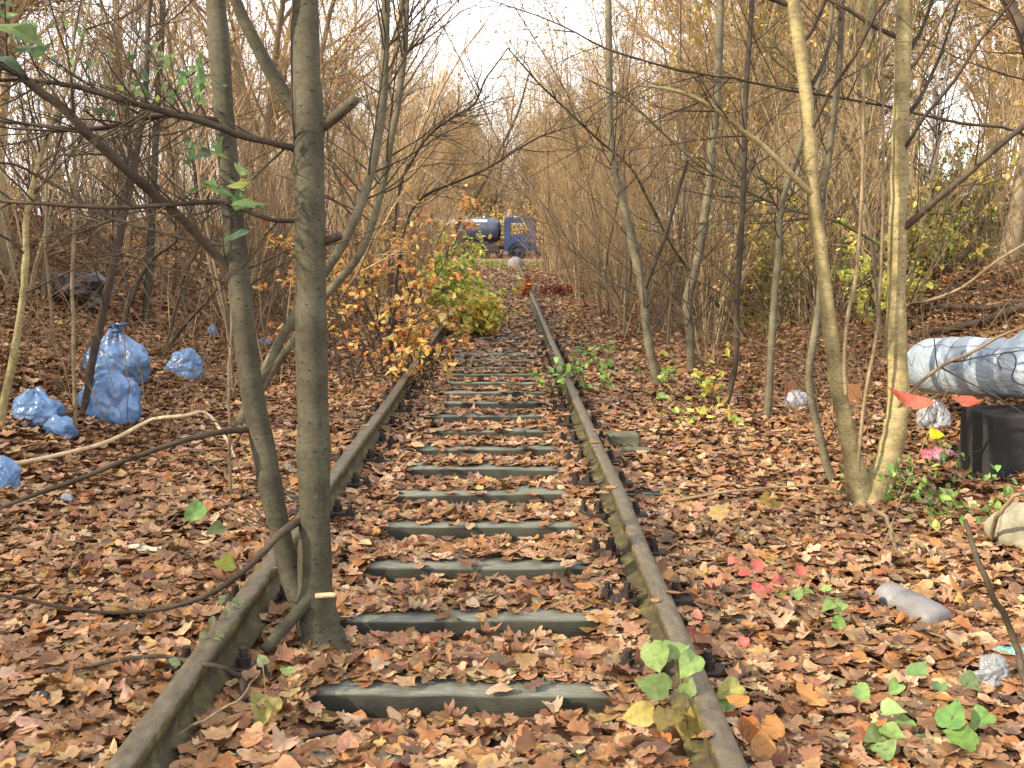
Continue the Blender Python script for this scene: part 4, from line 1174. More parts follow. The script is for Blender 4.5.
PG = [(1, lin(130, 160, 92)), (1, lin(146, 176, 108))]; PY = [(1, lin(178, 170, 96)), (1, lin(156, 150, 84))]
PO = [(1, lin(206, 148, 84)), (1, lin(190, 122, 72))]; PP = [(1, lin(196, 104, 98)), (1, lin(200, 122, 108))]; PT = [(1, lin(206, 150, 118))]
WIDE = HEART
seedling("seedling with green leaves above and yellow brown ones below beside the mossy rail", (688, 752), None,
         [(655, 656, 36, 0, 0), (676, 652, 28, 0, .05), (690, 664, 30, 0, -.03), (654, 686, 36, 0, .02), (684, 692, 26, 0, 0), (640, 714, 34, 1, .05), (668, 722, 30, 1, -.05), (690, 730, 34, 1, 0), (706, 712, 30, 1, .04),
          (730, 690, 30, 1, .1), (722, 702, 24, 0, .1), (660, 742, 24, 2, 0)], [PG, PY, PO], WIDE, seed=301)
seedling("seedling with three orange brown leaves beside the green topped seedling", (744, 770), None,
         [(772, 726, 28, 0, 0), (750, 730, 28, 0, .03), (762, 745, 29, 0, -.04), (738, 702, 24, 0, .06)], [PO], WIDE, seed=302)
seedling("seedling with three bright green heart shaped leaves low among the fallen leaves", (962, 756), None,
         [(952, 716, 34, 0, 0), (981, 720, 28, 0, .02), (962, 738, 32, 0, -.04)], [[(1, lin(120, 166, 84))]], WIDE, seed=303)
seedling("pale green many leaved seedling between the bright heart leaved one and the rail", (884, 760), None,
         [(862, 694, 22, 0, .1), (895, 690, 20, 0, .1), (893, 712, 26, 0, 0), (874, 742, 26, 0, 0), (892, 734, 24, 0, -.03), (905, 722, 20, 0, 0), (922, 740, 24, 0, .05), (885, 750, 26, 0, -.05), (918, 672, 26, 1, .25), (970, 682, 24, 1, .25), (938, 690, 18, 1, .2)],
         [PG, [(1, lin(120, 150, 96))]], WIDE, seed=304)
seedling("seedling with small pink and red leaves beside the mossy rail", (760, 632), None,
         [(733, 559, 14, 0, .1), (745, 573, 14, 0, 0), (758, 567, 16, 0, 0), (757, 588, 15, 0, -.05), (768, 590, 13, 0, 0), (779, 580, 14, 0, .05), (800, 571, 15, 0, .1), (748, 548, 13, 1, .1), (744, 643, 13, 0, -.2), (763, 598, 14, 1, 0)],
         [PP, PT], WIDE, seed=305)
seedling("sprig with two coral pink leaves close to the top face of the mossy rail", (700, 655), None, [(697, 616, 13, 0, 0), (691, 632, 14, 0, 0), (704, 630, 11, 1, 0)], [PP, PO], WIDE, seed=306)
seedling("slender seedling with small green leaves at two heights in the middle of the fallen leaves", (815, 640), None,
         [(797, 594, 15, 0, 0), (808, 592, 14, 0, 0), (829, 606, 17, 0, 0), (840, 608, 17, 0, 0), (838, 622, 17, 0, 0), (826, 590, 12, 0, 0), (780, 596, 12, 1, 0)], [PG, PY], WIDE, seed=307)
seedling("upright bare twig with a pale tan leaf and a yellow leaf", (737, 552), None, [(720, 511, 28, 0, 0), (764, 499, 18, 1, 0), (775, 505, 15, 1, .03), (737, 424, 3, 0, 0)], [[(1, lin(176, 144, 100))], [(1, lin(186, 160, 70))]], MAPLE, seed=308, thick=.004)
seedling("tiny seedling with a bright green and a yellow green leaf on the brown leaf bed", (203, 585), None, [(195, 512, 24, 0, 0), (216, 530, 20, 1, 0), (226, 566, 24, 2, 0), (185, 586, 15, 3, 0)], [PG, [(1, lin(120, 140, 88))], [(1, lin(150, 160, 66))], PO], WIDE, seed=309)
seedling("climbing sprig of small green leaves crossing the brown rail", (215, 690), None, [(222, 600, 12, 0, .05), (236, 603, 13, 0, 0), (212, 620, 13, 0, 0), (220, 634, 13, 0, 0), (228, 612, 12, 0, 0), (204, 634, 12, 0, 0), (216, 640, 14, 1, 0), (240, 606, 12, 0, .1), (175, 662, 16, 0, -.1), (186, 666, 16, 0, -.1), (172, 690, 16, 0, -.2)], [[(1, lin(120, 140, 96))], PY], OVAL, seed=310)
seedling("short seedling with olive yellow leaves near the foot of the double stemmed tree", (262, 735), None, [(262, 716, 26, 0, 0), (258, 700, 22, 0, .03), (272, 706, 20, 0, 0), (288, 672, 16, 1, .2), (262, 660, 16, 2, .2)], [PY, PG, [(1, lin(170, 180, 130))]], WIDE, seed=311)
seedling("lone yellow green leaf standing between the sleepers", (440, 436), None, [(438, 426, 19, 0, 0)], [[(1, lin(152, 156, 88))]], WIDE, seed=312)
seedling("twig with two large coral red leaves in front of the concrete block", (872, 560), 4.3, [(916, 402, 44, 0, 0), (967, 401, 38, 0, 0), (948, 388, 4, 0, 0)], [[(1, lin(190, 100, 82))]], LANCE * np.array([1.05, 1]), seed=313, stemmat=M['bark_pale'], thick=.003, angs={912: 3.3, 967: -1.1})
seedling("plant with one broad yellow green leaf beside the pink wrapper", (935, 462), None, [(936, 437, 18, 0, 0)], [[(1, lin(196, 200, 48))]], WIDE, seed=314)

# ------------------------------------------------------------------ fallen sticks
def stick(label, pts, mt, name="fallen_branch", K=22, sides=7, lift=.02, seed=1, sub=0, cat="branch"):
    """pts: (photo x, y, height above the ground or None, width px)"""
    W = []
    for x, y, hh, w in pts:
        p = gpt(x, y, lift if hh is None else hh); W.append([*p, w * .5 * depth_of(p) / FPX])
    Q = resample(np.array(W), K); P = Q[:, :3] + resample(np.array(W)[:, :3], K, seed, .015) - resample(np.array(W)[:, :3], K)
    P[:, 2] = np.maximum(P[:, 2], ground_z(P[:, 0], P[:, 1]) + .008)
    g = Geo().add(*tubes(P[None], np.maximum(Q[:, 3], .001)[None], sides))
    if sub:
        r = np.random.default_rng(seed)
        P1, R1 = sprout(r, P[None], Q[None, :, 3], sub, .2, 1, .15, .5, .4, .9, .0, 6, .004, .1); g.add(*tubes(P1, R1, 4))
    B = P[0]
    return tag(g.build(name, mt, None, B, loc=tuple(B)), label, cat)


stick("pale peeled branch bowed across the leaves with a forked end", [(2, 466, .06, 4.5), (60, 455, .1, 4.4), (110, 440, .16, 4.2), (150, 420, .25, 4), (185, 415, .3, 3.8), (205, 412, .3, 3.6), (222, 432, .2, 3.5), (235, 458, .1, 2.5)], M['cutwood'], seed=401)  # pale wood, lightened further to stand in for sunlight on it
stick("dark bent twig lying over the brown rail", [(-10, 680, .03, 3.5), (60, 667, .05, 3.5), (120, 657, .09, 4), (170, 654, .14, 4.5), (215, 662, .16, 5), (240, 675, .1, 6), (246, 700, .05, 7)], M['bark_dark'], seed=402)
stick("curved dark twig lying in front of the nearest sleeper", [(222, 690, .02, 6), (240, 712, .03, 5.5), (262, 728, .03, 5), (300, 738, .03, 4.5), (350, 728, .04, 4), (372, 720, .03, 3)], M['bark_dark'], seed=403)
stick("thin straw coloured stalk slanting over the brown rail", [(150, 752, .04, 3), (190, 726, .1, 3), (235, 698, .17, 2.6), (260, 672, .2, 2)], M['bark_pale'], seed=404, cat="twig")
stick("reddish brown stout stick leaning up at the bottom edge of the bank", [(1040, 705, .02, 8), (1024, 678, .06, 7.5), (1010, 640, .16, 7), (992, 598, .3, 6.5), (978, 560, .42, 6), (965, 520, .52, 4.5)], M['bark_brown'], seed=405)
stick("pale bent twig curving down in front of the yellowish clump", [(866, 505, .10, 4.5), (880, 515, .10, 4.5), (888, 530, .07, 4.2), (894, 551, .04, 4), (900, 566, .02, 3)], M['bark_pale'], seed=406, cat="twig")
stick("arched pale stem bending over the rough pale stone", [(992, 545, .0, 5), (995, 520, .18, 4.5), (1004, 503, .28, 4.5), (1018, 495, .32, 4), (1036, 497, .3, 3)], M['bark_pale'], seed=407, cat="twig")
stick("long grey dead branch lying on the slope behind the pipe", [(890, 345, .04, 5), (920, 334, .07, 6), (960, 326, .08, 7), (1000, 314, .1, 8), (1040, 300, .1, 8)], M['bark_dark'], seed=408, sub=8)
stick("second dead branch lying higher on the slope behind the pipe", [(900, 318, .05, 4), (940, 306, .08, 5), (980, 308, .08, 5), (1030, 300, .08, 6)], M['bark_dark'], seed=409, sub=8)
stick("thin dark stick lying on leaves below the arched pale stem", [(996, 562, .02, 3), (1010, 575, .03, 4), (1030, 592, .03, 4)], M['bark_dark'], seed=410, cat="twig")
stick("bent twig standing among the leaves beside the crooked sapling", [(660, 505, .02, 3), (735, 492, .1, 2.6), (800, 486, .12, 2.4), (845, 492, .08, 2.2), (870, 500, .05, 2)], M['bark_pale'], seed=411, cat="twig")

# ------------------------------------------------------------------ timber blocks, stone, boulder
def block(name, label, cat, p, size, rz, material, bev=.01, rough=.006, rx=0., seed=1):
    def fn(bm):
        bx(bm, (0, 0, size[2] / 2), size, None, bev, 1)
        bmesh.ops.subdivide_edges(bm, edges=bm.edges[:], cuts=2, use_grid_fill=True)
        for v in bm.verts:
            v.co += Vector((mnoise.noise(v.co * 9 + Vector((seed, 0, 0))), mnoise.noise(v.co * 9 + Vector((0, seed, 0))), mnoise.noise(v.co * 9 + Vector((0, 0, seed))))) * rough
    o = link(name, bm_mesh(name, fn, material), None, tuple(p)); o.rotation_euler = (rx, 0, rz)
    return tag(o, label, cat)


M['old_wood'] = m_simple("green stained old timber".replace(" ", "_"), [(.3, lin(58, 56, 44)), (.55, lin(92, 92, 74)), (.8, lin(120, 118, 98))], 7, .85, bumps=.6)
p = gpt(625, 452); block("timber_block", "short greenish timber block lying beside the mossy rail", "timber", p - np.array([0, -.1, .02]), (.20, .16, .13), .05, M['old_wood'], seed=3)
p = gpt(634, 456); block("timber_block", "flat grey timber offcut in front of the greenish block", "timber", p - np.array([0, -.05, .03]), (.24, .09, .075), -.06, M['old_wood'], seed=4)
p = gpt(648, 470); block("timber_slab", "thin grey slab half buried in leaves beside the timber blocks", "timber", p - np.array([0, 0, .02]), (.28, .16, .05), .1, M['old_wood'], seed=5)
p = gpt(715, 546); block("stone", "dark angular stone lying in leaves by the upright twig", "stone", p - np.array([0, 0, .03]), (.10, .08, .075), .5, M['iron'], .02, .03, seed=6)


def lump(name, label, cat, p, size, material, amp=.25, freq=1.6, seed=1, rz=0., parent=None, sub=4, ridged=False, rx=0., flat=.75, neck=None):
    def fn(bm):
        bmesh.ops.create_icosphere(bm, subdivisions=sub, radius=1.0)
        for v in bm.verts:
            d = v.co.normalized(); q = d * freq + Vector((seed * 7.3, seed * 1.7, 0))
            n1 = mnoise.noise(q); n2 = mnoise.noise(q * 2.3 + Vector((3, 1, 2))); n3 = mnoise.noise(q * 5.1)
            if ridged:
                a_ = math.atan2(d.y, d.x); fold = (math.sin(a_ * 7 + 3 * n1 + seed) * .12 + math.sin(a_ * 17 + 4 * n2) * .06 * max(0, d.z + .2)) * max(0, 1 - abs(d.z - .1)) ; f = 1 + amp * (n1 * .8 + (.5 - abs(n2)) * .42 + fold + (.3 - abs(mnoise.noise(q * 3.6 + Vector((d.z * 2, 0, 0))))) * .22)
            else:
                f = 1 + amp * (n1 + n2 * .5 + n3 * .25)
            c = d * f
            if neck and d.z > .55:                         # gathered top
                t = (d.z - .55) / .45
                c.x *= 1 - .62 * t; c.y *= 1 - .62 * t; c.z += neck * t * t
                a = math.atan2(d.y, d.x); c *= 1 + .10 * t * math.sin(a * 9 + seed)
            if c.z < -flat: c.z = -flat - (c.z + flat) * .05
            v.co = Vector((c.x * size[0], c.y * size[1], (c.z + flat) * size[2]))
    o = link(name, bm_mesh(name, fn, material, True), parent, tuple(p)); o.rotation_euler = (rx, 0, rz)
    return tag(o, label, cat) if cat else o


M['pale_stone'] = m_simple("pale_rough_stone", [(.3, lin(92, 92, 78)), (.6, lin(140, 136, 118)), (.8, lin(168, 160, 140))], 9, .9, bumps=.7)
p = gpt(1035, 545); lump("stone", "rough pale stone under the arched stem", "stone", p - np.array([0, 0, .03]), (.21, .16, .14), M['pale_stone'], .2, 1.4, 4)
p = gpt(516, 268); lump("boulder", "rounded whitish boulder in front of the truck wheel", "boulder", p - np.array([0, 0, .1]), (.40, .34, .42), m_simple("whitish_boulder", [(.3, lin(118, 112, 112)), (.7, lin(146, 140, 140))], 3, .85), .12, 1.2, 5, flat=.5)

# ------------------------------------------------------------------ blue rubbish bags
def m_plastic(name, c0, c1, rough=.33, trans=.0, scale=4, bumps=.2):
    m, nt, b = mat(name)
    v = mapping(nt, (1, 1, 1))
    n = tex_noise(nt, v, 3.5, 5, .6)
    nt.links.new(ramp(nt, n, [(.35, c0), (.65, c1)]), b.inputs["Base Color"])
    b.inputs["Roughness"].default_value = rough; b.inputs["Specular IOR Level"].default_value = .6
    vo = nt.nodes.new("ShaderNodeTexVoronoi"); vo.feature = 'F1'; vo.inputs["Scale"].default_value = scale; vo.inputs["Detail"].default_value = 2
    mp = mapping(nt, (1, 1.4, .8)); mx = nt.nodes.new("ShaderNodeVectorMath"); mx.operation = 'ADD'
    nn = nt.nodes.new("ShaderNodeTexNoise"); nn.inputs["Scale"].default_value = 5; nt.links.new(mp, nn.inputs["Vector"])
    nt.links.new(mp, mx.inputs[0]); nt.links.new(nn.outputs["Color"], mx.inputs[1]); nt.links.new(mx.outputs[0], vo.inputs["Vector"])
    bump(nt, b, vo.outputs["Distance"], bumps, .03)
    if trans: b.inputs["Transmission Weight"].default_value = trans
    return m


M['blue'] = m_plastic("blue_bag_plastic", lin(66, 97, 140), lin(102, 137, 180))
M['white_plastic'] = m_plastic("white_bag_plastic", lin(118, 122, 132), lin(150, 153, 162), scale=8)
M['black_plastic'] = m_plastic("dark_bag_plastic", lin(28, 26, 28), lin(46, 42, 42))


def bag(label, px, py, wpx, hpx, seed, mt='blue', depthk=.8, neck=.25, amp=.36, name="rubbish_bag", rz=0, cat="rubbish bag", sub=5):
    p = gpt(px, py); d = depth_of(p)
    w = wpx * d / FPX / 2; hh = hpx * d / FPX / (1.75 + (neck or 0))
    o = lump(name, label, cat, p - np.array([0, 0, .02]) + np.array([0, w * depthk * .6, 0]), (w, w * depthk, hh), M[mt], amp, 1.5, seed, rz, ridged=True, neck=neck, sub=sub)
    if neck and neck < .19 and mt == 'blue':                        # the tied and frayed mouth of the bag
        top = max(o.data.vertices, key=lambda v: v.co.z).co
        n = 40; r = np.random.default_rng(seed); a = np.arange(n) / n * 6.2832; V = []
        for t, rr in ((-.03, .05), (0, .018), (.02, .022), (.05, .05), (.085, .075 + .02 * r.normal(0, 1, n))):
            q = rr * (1 + (.35 if t > .01 else .15) * np.sin(a * 6 + seed))
            V.append(np.stack([np.cos(a) * q + t * .5, np.sin(a) * q, np.full(n, t) + (.012 * r.normal(0, 1, n) if t > .04 else 0)], -1))
        V = np.array(V) * np.array([.7, .7, .5]) + np.array(top) - np.array([0, 0, .01]); i = (np.arange(4)[:, None] * n + np.arange(n)[None]); j = np.arange(4)[:, None] * n + (np.arange(n) + 1)[None] % n
        link("bag_knot", new_mesh("bag_knot", V, np.stack([i, j, j + n, i + n], -1).reshape(-1, 4), M[mt]), o)
    return o


bag("large full blue bag leaning on the bank behind another blue bag", 113, 384, 60, 52, 1, neck=.18)
bag("rounded blue bag lying in front of the large full blue bag", 106, 424, 56, 50, 2, neck=None)
bag("small crumpled blue bag lying alone among the stems", 183, 380, 34, 30, 3, neck=None)
bag("torn blue bag with leaves in its hollow next to the pale lit stem", 32, 424, 44, 38, 4, neck=.2)
bag("flat blue bag end beside the torn blue bag", 58, 440, 28, 26, 5, neck=None)
bag("blue bag half sunk in the dark hollow high on the bank", 93, 296, 30, 22, 6, neck=None)
bag("blue bag with a dark underside cut by the frame edge", 3, 492, 28, 36, 7, neck=None)
bag("small pale blue scrap of bag caught in twigs", 212, 338, 10, 14, 8, neck=None, name="plastic_scrap", cat="plastic scrap", sub=4)
bag("small flat blue scrap behind the leaning green stems", 264, 346, 16, 9, 9, neck=None, name="plastic_scrap", cat="plastic scrap", sub=4)
bag("dark slumped rubbish sack beside the highest blue bag", 70, 306, 60, 34, 10, 'black_plastic', neck=None, amp=.5)
bag("crumpled greyish white bag lying before the thicket", 799, 411, 24, 22, 11, 'white_plastic', neck=None)
bag("upright crumpled white bag between the clump and the concrete block", 936, 431, 30, 32, 12, 'white_plastic', neck=.1, amp=.5)
bag("small scrap of whitish foil on the leaves near the cut blue bag", 64, 504, 16, 13, 13, 'white_plastic', neck=None, name="plastic_scrap", cat="plastic scrap", sub=4)
M['pink'] = m_plastic("pink_wrapper_plastic", lin(150, 50, 74), lin(190, 150, 170), scale=20)
bag("pink and white crumpled wrapper below the white bag", 943, 462, 30, 14, 14, 'pink', neck=None, name="wrapper", cat="wrapper", amp=.6)
M['clear'] = m_plastic("grey_clear_plastic", lin(104, 108, 112), lin(140, 142, 146), scale=9, rough=.25)
M['teal'] = m_plastic("teal_plastic", lin(70, 120, 116), lin(120, 166, 160))
bag("clear crumpled plastic lying at the frame edge below the leaning stick", 995, 690, 34, 34, 15, 'clear', neck=None, name="plastic_wrap", cat="plastic scrap", amp=.6)
bag("teal plastic scrap behind the clear crumpled plastic", 1012, 662, 34, 20, 16, 'teal', neck=None, name="plastic_scrap", cat="plastic scrap", amp=.5)
bag("black plastic corner poking from the leaves beside the brown rail", 40, 712, 22, 24, 17, 'black_plastic', neck=None, name="plastic_scrap", cat="plastic scrap", amp=.7, sub=4)
bag("small white litter scrap on the far track bed", 508, 334, 12, 5, 18, 'white_plastic', neck=None, name="paper_scrap", cat="paper scrap", sub=3)
bag("small bluish white litter scrap between the far sleepers", 497, 342, 9, 6, 19, 'white_plastic', neck=None, name="paper_scrap", cat="paper scrap", sub=3)
# plastic bottle half under leaves
p0 = gpt(890, 606); p1 = gpt(936, 630)
B = (p0 + p1) / 2; o = empty("plastic_bottle", tuple(B), "dull white plastic canister half buried in the fallen leaves", "bottle")
dv = Vector(p1 - p0); L = dv.length + .05; ax = dv.normalized()


def bottle_fn(bm):
    rp = [(-.5, .02), (-.497, .055), (-.47, .066), (-.2, .068), (-.18, .062), (-.16, .068), (.3, .07), (.42, .066), (.5, .05), (.503, .015)]
    n = 20; ring = []
    for (t, rr) in rp:
        ring.append([bm.verts.new((rr * math.cos(6.2832 * k / n), rr * .9 * math.sin(6.2832 * k / n), t * L)) for k in range(n)])
    for a, b_ in zip(ring, ring[1:]):
        for k in range(n): bm.faces.new((a[k], a[(k + 1) % n], b_[(k + 1) % n], b_[k]))
    bm.faces.new(ring[0]); bm.faces.new(ring[-1])
    bm.normal_update()


bo = link("bottle_body", bm_mesh("bottle_body", bottle_fn, m_simple("dull_white_plastic", [(.3, lin(92, 92, 92)), (.7, lin(124, 124, 126))], 8, .5, bumps=.2), True), o, (0, 0, .045))
bo.scale = (1, .8, 1)
bo.rotation_euler = ax.to_track_quat('Z', 'Y').to_euler()
# curled strip of pale bark
g = Geo(); p = gpt(145, 556)
a = np.linspace(-1.5, 1.7, 9); t = np.linspace(0, .16, 7)
A, T_ = np.meshgrid(a, t); rr = .018 + .006 * np.sin(T_ * 40)
V = np.stack([T_ - .07, -np.sin(A) * rr, np.cos(A) * rr + .012], -1).reshape(-1, 3)
i = (np.arange(6)[:, None] * 9 + np.arange(8)[None]).ravel(); F = np.stack([i, i + 1, i + 10, i + 9], -1)
g.add(V, F).add(V * np.array([1, .86, .86]) + np.array([0, 0, .0015]), F[:, ::-1])
o = g.build("bark_strip", m_simple("pale_bark", [(.3, lin(150, 146, 118)), (.7, lin(200, 196, 172))], 25, .8), loc=tuple(p + np.array([0, 0, .02]))); o.rotation_euler.z = -.2
tag(o, "curled strip of pale bark lying on leaves near the brown rail", "bark")
# brown cardboard pieces
M['card'] = m_simple("wet_cardboard", [(.3, lin(112, 76, 50)), (.7, lin(146, 104, 70))], 12, .9)
p = gpt(853, 406); block("cardboard_piece", "brown cardboard sheet leaning behind the yellowish clump", "cardboard", p, (.16, .015, .18), .1, M['card'], .002, .012, rx=-.35, seed=8)
p = gpt(806, 398); block("cardboard_piece", "brown cardboard flap behind the crumpled greyish white bag", "cardboard", p + np.array([0, .2, 0]), (.25, .012, .12), -.1, M['card'], .002, .012, rx=-.3, seed=9)

# ------------------------------------------------------------------ insulated pipe on its block
def m_foil():
    m, nt, b = mat("foil_wrapped_insulation")
    v = mapping(nt, (1, 1, 1))
    c = ramp(nt, tex_noise(nt, v, 4, 6, .65), [(.3, lin(112, 126, 140)), (.5, lin(138, 152, 166)), (.7, lin(160, 172, 184))])
    c = mixc(nt, c, lin(96, 92, 80), ramp(nt, tex_noise(nt, v, 2.2, 6, .7), [(.52, (0, 0, 0)), (.72, (.8, .8, .8))]))
    nt.links.new(c, b.inputs["Base Color"]); b.inputs["Roughness"].default_value = .5; b.inputs["Metallic"].default_value = .0
    vo = nt.nodes.new("ShaderNodeTexVoronoi"); vo.inputs["Scale"].default_value = 9
    nn = nt.nodes.new("ShaderNodeTexNoise"); nn.inputs["Scale"].default_value = 6; nt.links.new(v, nn.inputs["Vector"])
    mx = nt.nodes.new("ShaderNodeVectorMath"); nt.links.new(v, mx.inputs[0]); nt.links.new(nn.outputs["Color"], mx.inputs[1]); nt.links.new(mx.outputs[0], vo.inputs["Vector"])
    bump(nt, b, vo.outputs["Distance"], .28, .03)
    return m


M['foil'] = m_foil()
pa = at(926, 366, 6.30)
pipe = empty("heating_pipe", (pa[0], pa[1], float(ground_z(pa[0], pa[1]))), "thick white foil wrapped pipe lying on a dark concrete block", "pipe")
O = np.array(pipe.location)
path = np.array([at(930, 366, 7.15), at(933, 366, 6.65), at(943, 366, 6.30), at(965, 366, 6.10), at(1000, 368, 5.90), at(1040, 370, 5.75), at(1085, 373, 5.60)])
PQ = resample(path, 40); rad = .175 + .004 * np.sin(np.arange(40) * 1.3)
V, F = tubes(PQ[None], rad[None], 36)
c = np.repeat(PQ, 36, 0)
nz = np.array([mnoise.noise(Vector(p * 6)) + .6 * (.4 - abs(mnoise.noise(Vector(p * 13)))) for p in V])
V = c + (V - c) * (1 + .045 * nz)[:, None]
link("pipe_body", new_mesh("pipe_body", V - O, F, M['foil']), pipe)
# elbow turning up out of the straight run
e = np.array([at(1020, 372, 5.87), at(1030, 362, 5.85), at(1052, 346, 5.82), at(1090, 322, 5.76), at(1150, 285, 5.65)])
EQ = resample(e, 22); V, F = tubes(EQ[None], np.full((1, 22), .172), 32)
c = np.repeat(EQ, 32, 0); nz = np.array([mnoise.noise(Vector(p * 7)) for p in V]); V = c + (V - c) * (1 + .05 * nz)[:, None]
link("pipe_elbow", new_mesh("pipe_elbow", V - O, F, M['foil']), pipe)


def on_pipe(k, ang, lift=.004):
    """point on the straight run: station k along the centre line, angle from straight up towards the camera"""
    i = int(k); f = k - i; c = PQ[i] * (1 - f) + PQ[min(i + 1, 39)] * f
    T = nrm(PQ[min(i + 1, 39)] - PQ[i]); side = nrm(np.cross(np.array([0, 0, 1.0]), T)); up = np.cross(T, side)
    if np.dot(side, np.array([0, 0, CAM_Z]) - c) < 0: side = -side
    return c + (np.cos(ang) * up + np.sin(ang) * side) * (.175 * 1.035 + lift)


M['ink_black'] = m_simple("black_spray_paint", [(.3, lin(40, 38, 44)), (.7, lin(60, 58, 66))], 30, .5, bumps=0)
M['ink_blue'] = m_simple("blue_spray_paint", [(.3, lin(84, 104, 150)), (.7, lin(112, 130, 166))], 30, .5, bumps=0)


def scrawl(name, pts, mt, w=.0035):
    P = resample(np.array([on_pipe(k, a) for k, a in pts]), 6 * len(pts))
    V, F = tubes(P[None], np.full((1, len(P)), w), 5)
    link(name, new_mesh(name, V - O, F, mt), pipe)


scrawl("black_scrawl", [(28, 1.5), (27.5, 1.2), (28.2, .95), (29.5, 1.0), (30, 1.3), (29.6, 1.75), (31, 1.95), (32.5, 1.8), (33, 1.4), (32, 1.1), (31.4, 1.4), (33, 1.7), (35, 1.4), (34.5, 1.0), (33.5, .8), (35, .6), (37, .9), (37, 1.4), (36, 1.8)], M['ink_black'])
scrawl("blue_scrawl", [(22, 1.2), (22.6, .9), (22.9, 1.3), (23.6, 1.0), (23.8, 1.4)], M['ink_blue'], .004)
scrawl("blue_scrawl", [(18, 1.35), (19.5, 1.45), (21, 1.6), (22, 1.55)], M['ink_blue'], .003)
scrawl("blue_scrawl", [(25, .95), (25.4, 1.25), (26, 1.0), (26.4, 1.3)], M['ink_blue'], .003)
for k0, k1, a in ((10, 38, .8),):
    scrawl("binding_wire", [(k, a + .06 * math.sin(k)) for k in range(k0, k1, 2)], M['iron'], .0014)
for k in (20,):
    scrawl("binding_wire", [(k + .1 * math.sin(q), q * .35 - 2.2) for q in range(0, 14)], M['iron'], .0014)
# block
M['concrete_dark'] = m_simple("soot_black_concrete", [(.3, lin(24, 24, 26)), (.55, lin(38, 38, 39)), (.8, lin(66, 66, 63))], 4, .9, bumps=.6)
pb = at(989, 470, 5.62)
xb, yb = pb[0], pb[1]


def blk(bm):
    bx(bm, (.42, .20, .11), (.84, .40, .82), None, .012, 2)
    bmesh.ops.subdivide_edges(bm, edges=bm.edges[:], cuts=3, use_grid_fill=True)
    for v in bm.verts: v.co += Vector((mnoise.noise(v.co * 7), mnoise.noise(v.co * 7 + Vector((5, 0, 0))), mnoise.noise(v.co * 7 + Vector((0, 5, 0))))) * .008


zt = pa[2] - .175
o = link("concrete_block", bm_mesh("concrete_block", blk, M['concrete_dark']), None, (xb, yb, zt - .53)); tag(o, "soot dark concrete block carrying the white pipe", "concrete block")

# ------------------------------------------------------------------ truck on the track behind
M['blue_paint'] = m_simple("dull_dark_blue_paint", [(.3, lin(36, 48, 78)), (.7, lin(50, 66, 102))], 2, .4, bumps=.05, coat=.2)
M['tank_paint'] = m_simple("weathered_tank_paint", [(.3, lin(46, 52, 68)), (.7, lin(70, 78, 98))], 2, .35, bumps=.08, coat=.2)
M['tyre'] = m_simple("tyre_rubber", [(.3, lin(24, 24, 24)), (.7, lin(44, 42, 40))], 12, .9)
M['chassis'] = m_simple("dark_chassis_steel", [(.3, lin(30, 30, 34)), (.7, lin(56, 54, 56))], 6, .7)
M['pale_metal'] = m_simple("pale_grey_metal", [(.3, lin(168, 172, 184)), (.7, lin(206, 210, 220))], 5, .5, bumps=.1)
m, nt, b = mat("window_glass"); b.inputs["Base Color"].default_value = (.8, .85, .85, 1); b.inputs["Transmission Weight"].default_value = 1; b.inputs["Roughness"].default_value = .02; b.inputs["IOR"].default_value = 1.05; b.inputs["Alpha"].default_value = .55
M['glass'] = m
TY = 62.0
tx = float(at(519, 250, TY)[0]); tz = float(ground_z(tx, TY))
truck = empty("tank_truck", (tx, TY, tz), "dark blue tank truck standing across the end of the track", "truck")


R3 = Matrix.Rotation(.25, 3, 'Y')


def tp(name, fn, mt, sm=False, parent=None):
    return link(name, bm_mesh(name, fn, mt, sm), parent or truck)


def cab_fn(bm):
    # side outline of the cab (x forward, z up), extruded across y, with real window holes
    for yy, wn_ in ((-1.15, 1), (1.15, -1)):
        pts = [(-1.0, .62), (1.08, .62), (1.14, 1.5), (.98, 2.56), (.80, 2.80), (-.82, 2.84), (-1.0, 2.66)]
        hole = [(-.55, 1.72), (.62, 1.68), (.55, 2.48), (-.55, 2.5)]
        for y0 in (yy, yy - .05 * math.copysign(1, yy)):
            o_ = [bm.verts.new((x, y0, z)) for x, z in pts]; h_ = [bm.verts.new((x, y0, z)) for x, z in hole]
            bm.faces.new((o_[0], o_[1], h_[1], h_[0])); bm.faces.new((o_[1], o_[2], o_[3], h_[2], h_[1])); bm.faces.new((o_[3], o_[4], o_[5], h_[3], h_[2])); bm.faces.new((o_[5], o_[6], o_[0], h_[0], h_[3]))
    bx(bm, (0, 0, 1.35), (2.0, 2.19, .1)); bx(bm, (-.02, 0, 2.80), (1.78, 2.19, .06), None, .02)
    bx(bm, (1.06, 0, 1.27), (.08, 2.18, .55)); bx(bm, (-.97, 0, 1.55), (.05, 2.18, 1.05)); bx(bm, (-.97, .85, 2.4), (.05, .5, .65)); bx(bm, (-.97, -.85, 2.4), (.05, .5, .65))
    bx(bm, (.90, 0, 2.68), (.1, 2.18, .14)); bx(bm, (1.08, 1.08, 2.05), (.06, .06, 1.1)); bx(bm, (1.08, -1.08, 2.05), (.06, .06, 1.1))


